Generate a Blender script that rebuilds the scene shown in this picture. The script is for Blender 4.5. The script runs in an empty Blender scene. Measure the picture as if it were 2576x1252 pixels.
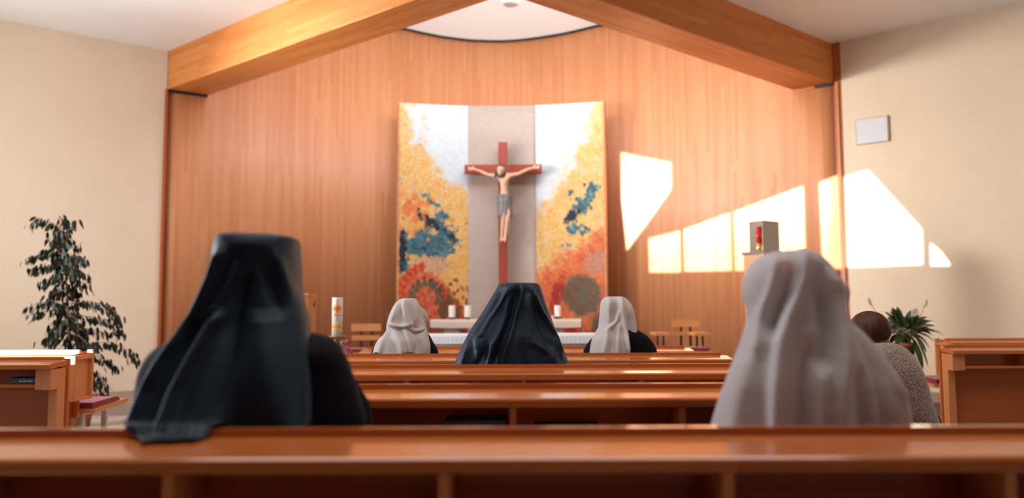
import bpy, bmesh, math, random
import numpy as np
from mathutils import Vector, Matrix, Euler, geometry, noise
random.seed(7)
S = bpy.context.scene
C = S.collection
# ------------------------------------------------------------------ camera
H, FPX = 1.05, 2000.0
cam_d = bpy.data.cameras.new('camera'); cam = bpy.data.objects.new('camera', cam_d); C.objects.link(cam)
S.camera = cam
cam_d.sensor_width = 36.0; cam_d.lens = FPX / 2576 * 36.0
cam_d.clip_start = 0.02
PITCH, YAW, ROLL = math.atan(162 / FPX), math.atan(12 / FPX), -0.0042
CM = Matrix.Translation((0, 0, H)) @ Matrix.Rotation(YAW, 4, 'Z') @ Matrix.Rotation(math.pi / 2 + PITCH, 4, 'X') @ Matrix.Rotation(ROLL, 4, 'Z')
cam.matrix_world = CM
cam_d.dof.use_dof = True; cam_d.dof.focus_distance = 3.75; cam_d.dof.aperture_fstop = 1.5
ORG = Vector((0, 0, H))
def ray(px, py):
    return (CM.to_3x3() @ Vector(((px - 1288) / FPX, -(py - 626) / FPX, -1)))
def at(px, py, Y):            # world point seen at a photo position, standing at distance Y
    d = ray(px, py); return ORG + d * (Y / d.y)
def onz(px, py, z):
    d = ray(px, py); return ORG + d * ((z - H) / d.z)
# ------------------------------------------------------------------ view, world, sun, big lights
S.view_settings.view_transform = 'Standard'; S.view_settings.look = 'None'
S.view_settings.gamma = 1.0; S.view_settings.use_curve_mapping = False
S.view_settings.exposure = 0.15
S.cycles.max_bounces = 8; S.cycles.diffuse_bounces = 5; S.cycles.glossy_bounces = 4; S.cycles.transmission_bounces = 6; S.cycles.transparent_max_bounces = 8
S.cycles.sample_clamp_indirect = 6.0; S.cycles.use_denoising = True
W = bpy.data.worlds.new('world'); S.world = W; W.use_nodes = True
W.node_tree.nodes['Background'].inputs[0].default_value = (0.62, 0.75, 1.0, 1)
W.node_tree.nodes['Background'].inputs[1].default_value = 1.0
SX, SY, SE = 0.564, 0.826, 0.100          # the way the low sun travels
sd = bpy.data.lights.new('sun', 'SUN'); sd.energy = 20.0; sd.angle = math.radians(0.25); sd.color = (1.0, 0.95, 0.92)
so = bpy.data.objects.new('sun', sd); C.objects.link(so)
so.rotation_euler = Vector((SX, SY, -SE)).to_track_quat('-Z', 'Y').to_euler()
def area(name, loc, tgt, sx, sy, power, col):
    d = bpy.data.lights.new(name, 'AREA'); d.shape = 'RECTANGLE'; d.size = sx; d.size_y = sy; d.energy = power; d.color = col
    o = bpy.data.objects.new(name, d); C.objects.link(o); o.location = loc
    o.rotation_euler = (Vector(tgt) - Vector(loc)).to_track_quat('-Z', 'Y').to_euler()
    return o
area('roof_light', (-0.15, 8.9, 5.2), (-0.2, 11.8, 3.6), 4.4, 0.9, 125, (0.95, 0.97, 1.0))
area('left_window_light', (-6.35, 5.6, 2.3), (1.5, 7.4, 2.9), 3.6, 2.2, 350, (0.88, 0.94, 1.0))
lw = area('left_far_fill_light', (-6.4, 7.2, 3.3), (3.3, 9.9, 2.9), 1.2, 1.2, 60, (1.0, 0.96, 0.90)); lw.data.spread = math.radians(45)  # added narrow lamp, no known window; grades the right wall towards the timber
area('left_near_fill_light', (-6.35, 0.9, 2.1), (1.0, 2.0, 1.0), 2.4, 1.8, 230, (0.50, 0.75, 1.0))  # added cool lamp for blue highlights on the left-facing veil folds
area('nave_fill_light', (0.0, 2.8, 5.4), (0.0, 3.4, 0.5), 5.0, 3.0, 190, (1.0, 0.94, 0.86))  # added overhead fill; lifts ledges and veil tops, leaves the shelf cavities dark
area('rear_fill_light', (1.5, -3.2, 3.4), (0.5, 6, 1.9), 5.0, 2.4, 24, (1.0, 0.84, 0.74))  # added weak fill from behind the camera
area('right_fill_light', (6.35, 5.8, 2.2), (0, 8.0, 3.4), 2.6, 1.8, 34, (0.95, 0.96, 1.0))  # added fill for the right ceiling, no window known on this side
# ------------------------------------------------------------------ materials
def srgb(r, g, b):
    f = lambda c: (c / 255 / 12.92) if c / 255 <= 0.04045 else ((c / 255 + 0.055) / 1.055) ** 2.4
    return (f(r), f(g), f(b))
class NT:
    def __init__(s, name):
        s.m = bpy.data.materials.new(name); s.m.use_nodes = True; s.t = s.m.node_tree; s.n = s.t.nodes; s.l = s.t.links
        s.bsdf = s.n['Principled BSDF']; s.out = s.n['Material Output']
    def new(s, typ, **kw):
        x = s.n.new(typ)
        for k, v in kw.items(): setattr(x, k, v)
        return x
    def link(s, a, b): s.l.new(a, b)
    def math(s, op, a, b=None):
        x = s.n.new('ShaderNodeMath'); x.operation = op
        for i, v in enumerate((a, b)):
            if v is None: continue
            if isinstance(v, (int, float)): x.inputs[i].default_value = v
            else: s.l.new(v, x.inputs[i])
        return x.outputs[0]
    def ramp(s, fac, stops):
        r = s.n.new('ShaderNodeValToRGB'); e = r.color_ramp.elements
        while len(e) < len(stops): e.new(0.5)
        for i, (p, c) in enumerate(stops): e[i].position = p; e[i].color = (*c, 1)
        s.l.new(fac, r.inputs[0]); return r.outputs[0]
def plain(name, col, rough=0.6, var=0.08, scale=8.0, metal=0.0, spec=0.5, bump=0.0, bscale=200, sheen=0.0, sheen_tint=(1, 1, 1)):
    t = NT(name); b = t.bsdf
    tc = t.new('ShaderNodeTexCoord'); nz = t.new('ShaderNodeTexNoise'); nz.inputs['Scale'].default_value = scale; nz.inputs['Detail'].default_value = 4
    t.link(tc.outputs['Object'], nz.inputs['Vector'])
    lo = tuple(max(0, c * (1 - var)) for c in col); hi = tuple(min(1, c * (1 + var)) for c in col)
    t.link(t.ramp(nz.outputs['Fac'], [(0.3, lo), (0.7, hi)]), b.inputs['Base Color'])
    b.inputs['Roughness'].default_value = rough; b.inputs['Metallic'].default_value = metal; b.inputs['Specular IOR Level'].default_value = spec
    if sheen:
        b.inputs['Sheen Weight'].default_value = sheen; b.inputs['Sheen Roughness'].default_value = 0.4; b.inputs['Sheen Tint'].default_value = (*sheen_tint, 1)
    if bump:
        n2 = t.new('ShaderNodeTexNoise'); n2.inputs['Scale'].default_value = bscale; t.link(tc.outputs['Object'], n2.inputs['Vector'])
        bp = t.new('ShaderNodeBump'); bp.inputs['Strength'].default_value = bump; bp.inputs['Distance'].default_value = 0.01
        t.link(n2.outputs['Fac'], bp.inputs['Height']); t.link(bp.outputs[0], b.inputs['Normal'])
    return t.m
def wood(name, lo, hi, strip=0.05, seg=1.2, long_axis=0, uv=False, rough=0.35, spec=0.5, w_strip=0.6, coat=0.0, grain=(70, 1.6)):
    t = NT(name); b = t.bsdf; tc = t.new('ShaderNodeTexCoord'); sp = t.new('ShaderNodeSeparateXYZ'); b.inputs['Coat IOR'].default_value = 1.5
    t.link(tc.outputs['UV' if uv else 'Object'], sp.inputs[0])
    if uv: u, v = sp.outputs[0], sp.outputs[1]
    else:
        o = [i for i in range(3) if i != long_axis]; v = sp.outputs[long_axis]
        u = t.math('ADD', sp.outputs[o[0]], t.math('MULTIPLY', sp.outputs[o[1]], 1.03))
    i = t.math('FLOOR', t.math('DIVIDE', u, strip))
    w1 = t.new('ShaderNodeTexWhiteNoise', noise_dimensions='1D'); t.link(i, w1.inputs['W'])
    sgi = t.math('FLOOR', t.math('ADD', t.math('DIVIDE', v, seg), t.math('MULTIPLY', w1.outputs['Value'], 9.7)))
    cb = t.new('ShaderNodeCombineXYZ'); t.link(i, cb.inputs[0]); t.link(sgi, cb.inputs[1])
    w2 = t.new('ShaderNodeTexWhiteNoise', noise_dimensions='2D'); t.link(cb.outputs[0], w2.inputs['Vector'])
    cg = t.new('ShaderNodeCombineXYZ'); t.link(t.math('MULTIPLY', u, grain[0]), cg.inputs[0]); t.link(t.math('MULTIPLY', v, grain[1]), cg.inputs[1])
    nz = t.new('ShaderNodeTexNoise'); nz.inputs['Scale'].default_value = 1.0; nz.inputs['Detail'].default_value = 5; t.link(cg.outputs[0], nz.inputs['Vector'])
    fac = t.math('ADD', t.math('MULTIPLY', w2.outputs['Value'], w_strip), t.math('MULTIPLY', nz.outputs['Fac'], 1 - w_strip))
    t.link(t.ramp(fac, [(0.12, lo), (0.88, hi)]), b.inputs['Base Color'])
    b.inputs['Roughness'].default_value = rough; b.inputs['Specular IOR Level'].default_value = spec
    b.inputs['Coat Weight'].default_value = coat; b.inputs['Coat Roughness'].default_value = 0.08
    return t.m
def veil_mat(name, col, transl=0.3, transp=0.12):
    t = NT(name); b = t.bsdf
    tc = t.new('ShaderNodeTexCoord'); nz = t.new('ShaderNodeTexNoise'); nz.inputs['Scale'].default_value = 500; t.link(tc.outputs['Object'], nz.inputs['Vector'])
    t.link(t.ramp(nz.outputs['Fac'], [(0.3, tuple(c * 0.95 for c in col)), (0.7, col)]), b.inputs['Base Color'])
    b.inputs['Roughness'].default_value = 0.75
    tr = t.new('ShaderNodeBsdfTranslucent'); tr.inputs[0].default_value = (*col, 1)
    tp = t.new('ShaderNodeBsdfTransparent')
    m1 = t.new('ShaderNodeMixShader'); m1.inputs[0].default_value = transl; t.link(b.outputs[0], m1.inputs[1]); t.link(tr.outputs[0], m1.inputs[2])
    m2 = t.new('ShaderNodeMixShader'); m2.inputs[0].default_value = transp; t.link(m1.outputs[0], m2.inputs[1]); t.link(tp.outputs[0], m2.inputs[2])
    t.link(m2.outputs[0], t.out.inputs[0]); return t.m
M = {}
M['plaster'] = plain('cream_plaster', (0.71, 0.585, 0.435), 0.9, 0.02, 3, spec=0.2)
M['ceil'] = plain('ceiling_white', (0.80, 0.77, 0.73), 0.95, 0.015, 2, spec=0.1)
M['reardark'] = plain('dark_unseen_rear', (0.10, 0.055, 0.04), 0.7, 0.1, 4)  # unseen rear surfaces, made dark to cut bounce light from behind
M['floor'] = plain('stone_floor', (0.42, 0.34, 0.28), 0.35, 0.2, 5)
M['step'] = plain('step_stone', (0.24, 0.15, 0.11), 0.4, 0.2, 6)
M['wallwood'] = wood('veneer_wall', (0.50, 0.18, 0.068), (0.63, 0.28, 0.128), 0.045, 1.7, uv=True, rough=0.5, spec=0.6, w_strip=0.5)
M['beamwood'] = wood('beam_wood', (0.48, 0.145, 0.030), (0.62, 0.235, 0.062), 0.055, 0.9, uv=True, rough=0.45, spec=0.35, w_strip=0.6)
M['pew'] = wood('pew_wood', (0.53, 0.132, 0.028), (0.65, 0.198, 0.050), 0.19, 1.1, 0, rough=0.22, spec=0.5, coat=0.55, w_strip=0.35, grain=(45, 2.2))
M['pewdark'] = wood('pew_panel_wood', (0.34, 0.075, 0.018), (0.44, 0.112, 0.028), 0.3, 2, 0, rough=0.4, w_strip=0.3, grain=(40, 3))
M['pewlight'] = wood('pew_end_wood', (0.58, 0.205, 0.065), (0.70, 0.275, 0.10), 0.12, 2, 2, rough=0.4, w_strip=0.3, grain=(60, 3))
M['furn'] = wood('chair_wood', (0.55, 0.22, 0.07), (0.66, 0.30, 0.11), 0.1, 1, 0, rough=0.35, w_strip=0.3)
M['furnz'] = wood('stand_wood', (0.46, 0.18, 0.045), (0.56, 0.235, 0.065), 0.1, 1, 2, rough=0.35, w_strip=0.3)
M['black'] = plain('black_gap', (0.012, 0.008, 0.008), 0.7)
M['blackmetal'] = plain('black_metal', (0.02, 0.018, 0.018), 0.4, metal=0.4)
M['greymetal'] = plain('brushed_steel', (0.38, 0.35, 0.35), 0.10, 0.05, 30, metal=1.0)
M['leg'] = plain('white_leg_paint', (0.72, 0.72, 0.70), 0.4)
M['red'] = plain('red_cushion', (0.25, 0.012, 0.03), 0.85, 0.15, 30, sheen=0.3)
M['navy'] = plain('navy_cloth', (0.0050, 0.0085, 0.0195), 0.55, 0.15, 60, spec=0.52, bump=0.10, bscale=900, sheen=0.06, sheen_tint=(0.45, 0.65, 1.0))
M['navy'].node_tree.nodes['Principled BSDF'].inputs['Specular Tint'].default_value = (0.55, 0.76, 1.0, 1)
M['habit'] = plain('dark_habit_cloth', (0.0035, 0.0035, 0.0075), 0.8, 0.15, 60, spec=0.15, sheen=0.02, sheen_tint=(0.6, 0.7, 1.0))
M['veil'] = veil_mat('white_veil_cloth', (0.84, 0.80, 0.78), 0.42, 0.06)
M['veilthin'] = veil_mat('sheer_white_veil_cloth', (0.80, 0.77, 0.78), 0.45, 0.13)
M['skin'] = plain('skin', (0.52, 0.27, 0.19), 0.5, 0.06, 20)
M['hairgrey'] = plain('grey_hair', (0.42, 0.38, 0.35), 0.6, 0.2, 60)
M['cap'] = plain('dark_underveil', (0.16, 0.12, 0.12), 0.8)
M['stonegrey'] = plain('beige_stone', (0.44, 0.36, 0.31), 0.85, 0.07, 30, spec=0.2, bump=0.4, bscale=60)
M['slabedge'] = plain('painted_slab_edge', (0.62, 0.30, 0.12), 0.6, 0.2, 12)
M['crossred'] = wood('red_stained_wood', (0.26, 0.035, 0.022), (0.36, 0.060, 0.035), 0.04, 1, 2, rough=0.5, w_strip=0.3)
M['carved'] = plain('carved_painted_skin', (0.62, 0.38, 0.24), 0.55, 0.08, 15)
M['loin'] = plain('carved_grey_cloth', (0.16, 0.145, 0.15), 0.6, 0.5, 25)
M['darkhair'] = plain('carved_dark_hair', (0.06, 0.05, 0.055), 0.6, 0.2, 40)
M['candle'] = plain('candle_wax', (0.82, 0.79, 0.73), 0.5, 0.02)
M['wick'] = plain('wick', (0.03, 0.03, 0.03), 0.9)
M['linen'] = plain('white_linen', (0.78, 0.80, 0.82), 0.85, 0.03, 30)
M['linenbeige'] = plain('beige_linen', (0.62, 0.50, 0.41), 0.85, 0.03, 30)
M['marble'] = plain('altar_stone', (0.30, 0.27, 0.25), 0.5, 0.2, 10)
M['bronze'] = plain('aged_bronze', (0.30, 0.22, 0.10), 0.45, 0.3, 50, metal=0.8)
M['gold'] = plain('gold_metal', (0.75, 0.5, 0.2), 0.3, 0.05, metal=1.0)
M['orangeprint'] = plain('orange_wax_print', (0.85, 0.42, 0.04), 0.5, 0.03)
M['redprint'] = plain('red_wax_print', (0.72, 0.10, 0.05), 0.5, 0.03)
M['pink'] = plain('pink_petals', (0.62, 0.07, 0.16), 0.6, 0.2, 60)
M['palegreen'] = plain('pale_green_petals', (0.36, 0.33, 0.16), 0.6, 0.2, 60)
M['green'] = plain('flower_leaf', (0.05, 0.09, 0.03), 0.5, 0.2, 40)
M['ficus'] = plain('ficus_leaf', (0.013, 0.019, 0.009), 0.5, 0.35, 12, spec=0.3)
M['lily'] = plain('lily_leaf', (0.030, 0.055, 0.014), 0.45, 0.4, 14, spec=0.35)
M['lilyflower'] = plain('lily_white_bloom', (0.75, 0.72, 0.50), 0.5, 0.05)
M['stem'] = plain('green_stem', (0.20, 0.22, 0.07), 0.5)
M['bark'] = plain('bark', (0.22, 0.10, 0.055), 0.8, 0.3, 30)
M['terracotta'] = plain('terracotta', (0.36, 0.13, 0.06), 0.75, 0.1)
M['soil'] = plain('potting_soil', (0.03, 0.02, 0.015), 0.95, 0.3, 60)
M['panelgrey'] = plain('pale_grey_panel', (0.60, 0.62, 0.66), 0.6, 0.01)
M['frametan'] = plain('tan_frame', (0.45, 0.38, 0.30), 0.5)
M['whiteplastic'] = plain('white_plastic', (0.82, 0.80, 0.77), 0.4, 0.01)
M['bookblue'] = plain('slate_blue_cover', (0.05, 0.06, 0.08), 0.5, 0.1)
M['bookdark'] = plain('dark_cover', (0.018, 0.012, 0.012), 0.6, 0.1)
M['bookbrown'] = plain('brown_cover', (0.13, 0.055, 0.02), 0.6, 0.15)
M['page'] = plain('page_edges', (0.60, 0.54, 0.42), 0.9, 0.06, 80)
M['pale'] = plain('pale_lettering', (0.45, 0.45, 0.45), 0.7)
M['statuepink'] = plain('statue_pale_paint', (0.42, 0.26, 0.18), 0.6, 0.1)
M['statuerobe'] = plain('statue_robe_paint', (0.28, 0.12, 0.07), 0.6, 0.2, 20)
def redglass():
    t = NT('ruby_glass'); b = t.bsdf
    tc = t.new('ShaderNodeTexCoord'); nz = t.new('ShaderNodeTexNoise'); nz.inputs['Scale'].default_value = 20; t.link(tc.outputs['Object'], nz.inputs['Vector'])
    t.link(t.ramp(nz.outputs['Fac'], [(0.3, (0.75, 0.02, 0.015)), (0.7, (0.9, 0.04, 0.02))]), b.inputs['Base Color'])
    b.inputs['Roughness'].default_value = 0.08; b.inputs['Transmission Weight'].default_value = 0.45; b.inputs['IOR'].default_value = 1.45
    return t.m
M['ruby'] = redglass()
def knit():
    t = NT('heather_knit'); b = t.bsdf; tc = t.new('ShaderNodeTexCoord')
    mp = t.new('ShaderNodeMapping'); mp.inputs['Scale'].default_value = (1, 1, 0.45); t.link(tc.outputs['Object'], mp.inputs[0])
    nz = t.new('ShaderNodeTexNoise'); nz.inputs['Scale'].default_value = 250; nz.inputs['Detail'].default_value = 3; t.link(mp.outputs[0], nz.inputs['Vector'])
    t.link(t.ramp(nz.outputs['Fac'], [(0.36, (0.13, 0.075, 0.055)), (0.5, (0.30, 0.20, 0.16)), (0.64, (0.55, 0.45, 0.40))]), b.inputs['Base Color'])
    b.inputs['Roughness'].default_value = 0.95; b.inputs['Sheen Weight'].default_value = 0.25
    bp = t.new('ShaderNodeBump'); bp.inputs['Strength'].default_value = 0.5; bp.inputs['Distance'].default_value = 0.004
    t.link(nz.outputs['Fac'], bp.inputs['Height']); t.link(bp.outputs[0], b.inputs['Normal']); return t.m
M['knit'] = knit()
def hair_mat():
    t = NT('brown_hair'); b = t.bsdf; tc = t.new('ShaderNodeTexCoord')
    mp = t.new('ShaderNodeMapping'); mp.inputs['Scale'].default_value = (130, 60, 8); mp.inputs['Rotation'].default_value = (0, 0.35, 0); t.link(tc.outputs['Object'], mp.inputs[0])
    nz = t.new('ShaderNodeTexNoise'); nz.inputs['Scale'].default_value = 1; nz.inputs['Detail'].default_value = 3; t.link(mp.outputs[0], nz.inputs['Vector'])
    t.link(t.ramp(nz.outputs['Fac'], [(0.3, (0.035, 0.011, 0.007)), (0.75, (0.13, 0.04, 0.022))]), b.inputs['Base Color'])
    b.inputs['Roughness'].default_value = 0.55; b.inputs['Specular IOR Level'].default_value = 0.25
    bp = t.new('ShaderNodeBump'); bp.inputs['Strength'].default_value = 0.5; bp.inputs['Distance'].default_value = 0.003
    t.link(nz.outputs['Fac'], bp.inputs['Height']); t.link(bp.outputs[0], b.inputs['Normal']); return t.m
M['hair'] = hair_mat()
def vcol():
    t = NT('painted_mosaic'); a = t.new('ShaderNodeVertexColor'); a.layer_name = 'paint'
    t.link(a.outputs[0], t.bsdf.inputs['Base Color']); t.bsdf.inputs['Roughness'].default_value = 0.45
    tc = t.new('ShaderNodeTexCoord'); vo = t.new('ShaderNodeTexVoronoi'); vo.feature = 'DISTANCE_TO_EDGE'; vo.inputs['Scale'].default_value = 18
    t.link(tc.outputs['Object'], vo.inputs['Vector'])
    bp = t.new('ShaderNodeBump'); bp.inputs['Strength'].default_value = 0.08; bp.inputs['Distance'].default_value = 0.01
    t.link(vo.outputs['Distance'], bp.inputs['Height']); t.link(bp.outputs[0], t.bsdf.inputs['Normal']); return t.m
M['mosaic'] = vcol()
# ------------------------------------------------------------------ object helpers
def thing(name, label, cat, loc=(0, 0, 0), group=None):
    o = bpy.data.objects.new(name, None); o.empty_display_size = 0.1; C.objects.link(o); o.location = loc
    o['label'] = label; o['category'] = cat
    if group: o['group'] = group
    return o
def tag(o, label, cat, group=None, kind=None):
    o['label'] = label; o['category'] = cat
    if group: o['group'] = group
    if kind: o['kind'] = kind
    return o
def top(o):
    v = Vector(o.location)
    while o.parent: o = o.parent; v += Vector(o.location)
    return v
def link_mesh(name, me, m, parent=None, smooth=False, label=None):
    o = bpy.data.objects.new(name, me); C.objects.link(o)
    if m: me.materials.append(m)
    if smooth:
        for p in me.polygons: p.use_smooth = True
    if parent is not None:
        off = top(parent); me.transform(Matrix.Translation(-off)); o.parent = parent
    if label: o['label'] = label
    return o
def obj(name, bm, m, parent=None, smooth=False, base=None, label=None):
    """one mesh object from world-space geometry; a top-level one gets its origin at its base"""
    me = bpy.data.meshes.new(name); bm.to_mesh(me); bm.free()
    o = link_mesh(name, me, m, parent, smooth, label)
    if parent is None and base is not None:
        me.transform(Matrix.Translation(-Vector(base))); o.location = base
    return o
def struct(name, bm, m, smooth=False):
    o = obj(name, bm, m, None, smooth); o['kind'] = 'structure'; return o
def BM(): return bmesh.new()
def bbox(bm, x0, x1, y0, y1, z0, z1, bevel=0.0, rot=None, about=None):
    r = bmesh.ops.create_cube(bm, size=1.0); vs = r['verts']
    for v in vs: v.co = Vector((x0 + (v.co.x + 0.5) * (x1 - x0), y0 + (v.co.y + 0.5) * (y1 - y0), z0 + (v.co.z + 0.5) * (z1 - z0)))
    if bevel:
        es = {e for v in vs for e in v.link_edges}
        rb = bmesh.ops.bevel(bm, geom=list(es), offset=bevel, segments=2, affect='EDGES', clamp_overlap=True)
        vs = [v for v in rb['verts']] if rb['verts'] else vs
    if rot is not None:
        bmesh.ops.rotate(bm, verts=list(vs), cent=about, matrix=Matrix.Rotation(rot, 3, 'Z'))
    return vs
def prism_x(bm, prof, x0, x1):
    a = [bm.verts.new((x0, y, z)) for y, z in prof]; b = [bm.verts.new((x1, y, z)) for y, z in prof]; n = len(prof)
    for i in range(n): bm.faces.new((a[i], a[(i + 1) % n], b[(i + 1) % n], b[i]))
    bm.faces.new(a[::-1]); bm.faces.new(b); bmesh.ops.recalc_face_normals(bm, faces=bm.faces[:])
def prism_z(bm, poly, z0, z1):
    a = [bm.verts.new((x, y, z0)) for x, y in poly]; b = [bm.verts.new((x, y, z1)) for x, y in poly]; n = len(poly)
    for i in range(n): bm.faces.new((a[i], a[(i + 1) % n], b[(i + 1) % n], b[i]))
    bm.faces.new(a[::-1]); bm.faces.new(b); bmesh.ops.recalc_face_normals(bm, faces=bm.faces[:])
def lathe(bm, prof, cx, cy, seg=24):
    rings = []
    for r, z in prof:
        rings.append([bm.verts.new((cx + r * math.cos(2 * math.pi * k / seg), cy + r * math.sin(2 * math.pi * k / seg), z)) for k in range(seg)])
    for a, b in zip(rings, rings[1:]):
        for k in range(seg): bm.faces.new((a[k], a[(k + 1) % seg], b[(k + 1) % seg], b[k]))
    bm.faces.new(rings[0][::-1]); bm.faces.new(rings[-1])
def tube(bm, pts, rad, seg=8, flat=None):
    """tube along points; rad scalar or list; flat=(a,b) list squashes to ellipse (side, up)"""
    pts = [Vector(p) for p in pts]; n = len(pts)
    if not isinstance(rad, (list, tuple)): rad = [rad] * n
    rings = []; up0 = Vector((0, 0, 1))
    for i, p in enumerate(pts):
        t = (pts[min(i + 1, n - 1)] - pts[max(i - 1, 0)]).normalized()
        ref = up0 if abs(t.z) < 0.9 else Vector((0, 1, 0))
        s = t.cross(ref).normalized(); u = s.cross(t).normalized()
        a, b = (rad[i], rad[i]) if flat is None else flat[i]
        rings.append([bm.verts.new(p + s * a * math.cos(2 * math.pi * k / seg) + u * b * math.sin(2 * math.pi * k / seg)) for k in range(seg)])
    for a, b in zip(rings, rings[1:]):
        for k in range(seg): bm.faces.new((a[k], a[(k + 1) % seg], b[(k + 1) % seg], b[k]))
    bm.faces.new(rings[0][::-1]); bm.faces.new(rings[-1])
def ball(bm, c, r, sub=2, sc=(1, 1, 1)):
    rr = bmesh.ops.create_icosphere(bm, subdivisions=sub, radius=1.0)
    for v in rr['verts']: v.co = Vector((c[0] + v.co.x * r * sc[0], c[1] + v.co.y * r * sc[1], c[2] + v.co.z * r * sc[2]))
def grid_faces(bm, rows, closed=False):
    for a, b in zip(rows, rows[1:]):
        n = len(a)
        for k in range(n if closed else n - 1): bm.faces.new((a[k], a[(k + 1) % n], b[(k + 1) % n], b[k]))
def wall_seg(bm, p, q, z0, z1, th, uvl=None):
    """upright wall slab from p to q (plan), thickness th to the right-hand side"""
    p = Vector((*p, 0)); q = Vector((*q, 0)); d = (q - p).normalized(); nrm = Vector((d.y, -d.x, 0)) * th
    prism_z(bm, [p.xy[:], q.xy[:], (q + nrm).xy[:], (p + nrm).xy[:]], z0, z1)
def ipl(x, xs, ys): return float(np.interp(x, xs, ys))
# ------------------------------------------------------------------ room shell
ZC = at(424, 128, 10.0).z                      # main ceiling height
LJ = Vector((at(421, 225, 10.0).x, 10.0)); RJ = Vector((at(2096, 213, 9.88).x, 9.88))
WXC = (LJ.x + RJ.x) / 2; WYC = 11.82; WR = 4.8; TH = math.radians(35.2)
def wall_plan(n_arc=60):
    """plan of the curved timber wall from left jamb to right jamb"""
    pts = []
    for k in range(n_arc + 1):
        t = -TH + 2 * TH * k / n_arc
        pts.append(Vector((WXC + WR * math.sin(t), WYC - WR * (1 - math.cos(t)))))
    pl = [LJ.lerp(pts[0], s / 10) for s in range(10)] + pts + [pts[-1].lerp(RJ, s / 10) for s in range(1, 11)]
    return pl
WP = wall_plan()
LD = (Vector((at(0, 45, 8.88).x, 8.88)) - LJ).normalized(); RD = (Vector((at(2576, 14, 8.55).x, 8.55)) - RJ).normalized()
LE = LJ + LD * ((6.6 + LJ.x) / -LD.x); RE = RJ + RD * ((6.6 - RJ.x) / RD.x)
def hit(px, py):
    """first meeting of a line of sight with the timber wall or the plaster side walls"""
    d = ray(px, py); d2 = Vector((d.x, d.y)); best = None
    pl = [LE] + WP + [RE]
    for a, b in zip(pl, pl[1:]):
        e = b - a; den = d2.x * e.y - d2.y * e.x
        if abs(den) < 1e-9: continue
        t = (a.x * e.y - a.y * e.x) / den; s = (a.x * d2.y - a.y * d2.x) / den
        if t > 0 and -1e-6 <= s <= 1 + 1e-6 and (best is None or t < best): best = t
    return ORG + d * best
bm = BM(); prism_z(bm, [(-6.9, -4.2), (6.9, -4.2), (6.9, 12.6), (-6.9, 12.6)], -0.12, 0.0); struct('floor', bm, M['floor'])
# timber wall: top follows the curved ceiling edge
arc_px = [(1019, 75), (1066, 86), (1112, 95), (1180, 103.5), (1255, 106), (1300, 104), (1346, 98.5), (1419, 87), (1503, 67)]
arc_w = [hit(*p) for p in arc_px]
ax = [p.x for p in arc_w]; az = [p.z for p in arc_w]
def top_z(x): return ipl(x, ax, az)
bm = BM(); uvl = bm.loops.layers.uv.new('UVMap'); rows = []; s = 0; ss = []
for i, p in enumerate(WP):
    if i: s += (p - WP[i - 1]).length
    ss.append(s)
NZ = 3
front = [[bm.verts.new((p.x, p.y, z)) for z in (0.0, top_z(p.x))] for p in WP]
for i in range(len(WP) - 1):
    f = bm.faces.new((front[i][0], front[i + 1][0], front[i + 1][1], front[i][1]))
    for lp, uv in zip(f.loops, ((ss[i], 0), (ss[i + 1], 0), (ss[i + 1], front[i + 1][1].co.z), (ss[i], front[i][1].co.z))): lp[uvl].uv = uv
o = struct('wall_front', bm, M['wallwood'], True)
md = o.modifiers.new('thick', 'SOLIDIFY'); md.thickness = 0.06; md.offset = -1.0
# black strip drawn in as the shade of the gap under the curved ceiling edge
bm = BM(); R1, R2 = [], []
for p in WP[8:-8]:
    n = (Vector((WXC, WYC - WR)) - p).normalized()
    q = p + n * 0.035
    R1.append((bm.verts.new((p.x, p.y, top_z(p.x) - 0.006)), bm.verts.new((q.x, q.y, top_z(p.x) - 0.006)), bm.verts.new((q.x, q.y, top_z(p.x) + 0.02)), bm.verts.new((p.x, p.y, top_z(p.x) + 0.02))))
grid_faces(bm, R1, True); struct('shadow_gap_1', bm, M['black'])
# beams (level, radiating from the hub to the jambs)
ZB = at(421, 225, 10.0).z
HF = Vector((at(1272, -75, 6.45).x, 6.45)); HBk = Vector((HF.x, 7.0))
LB = Vector((at(521, 240, 10.28).x, 10.28)); RB = Vector((at(2000, 232, 10.22).x, 10.22))
def beam(name, f0, f1, b0, b1, label):
    bm = BM(); uvl = bm.loops.layers.uv.new('UVMap')
    P = [f0, f1, b1, b0]
    lo = [bm.verts.new((p.x, p.y, ZB)) for p in P]; hi = [bm.verts.new((p.x, p.y, ZC + 0.06)) for p in P]
    for i in range(4): bm.faces.new((lo[i], lo[(i + 1) % 4], hi[(i + 1) % 4], hi[i]))
    bm.faces.new(lo[::-1]); bm.faces.new(hi); bmesh.ops.recalc_face_normals(bm, faces=bm.faces[:])
    d = (f1 - f0).normalized(); nn = Vector((-d.y, d.x))
    for f in bm.faces:
        horiz = abs(f.normal.z) > 0.5
        for lp in f.loops:
            c = Vector((lp.vert.co.x, lp.vert.co.y)) - f0
            lp[uvl].uv = (c.dot(nn) + 3.0 if horiz else lp.vert.co.z, c.dot(d))
    return struct(name, bm, M['beamwood'])
beam('beam_left', LJ - LD * 0 , HF, LB, HBk, '')
beam('beam_right', RJ, HF, RB, HBk, '')
# black strips drawn in as the shade of the slots under the beam ends
for nm, a, b, ins in (('shadow_gap_2', LJ, LB, 1), ('shadow_gap_3', RJ, RB, -1)):
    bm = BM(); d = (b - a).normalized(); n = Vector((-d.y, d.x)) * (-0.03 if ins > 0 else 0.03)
    prism_z(bm, [(a + n * 0.2)[:], (b + n * 0.2)[:], (b + n)[:], (a + n)[:]], ZB - 0.035, ZB - 0.002); struct(nm, bm, M['black'])
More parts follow.
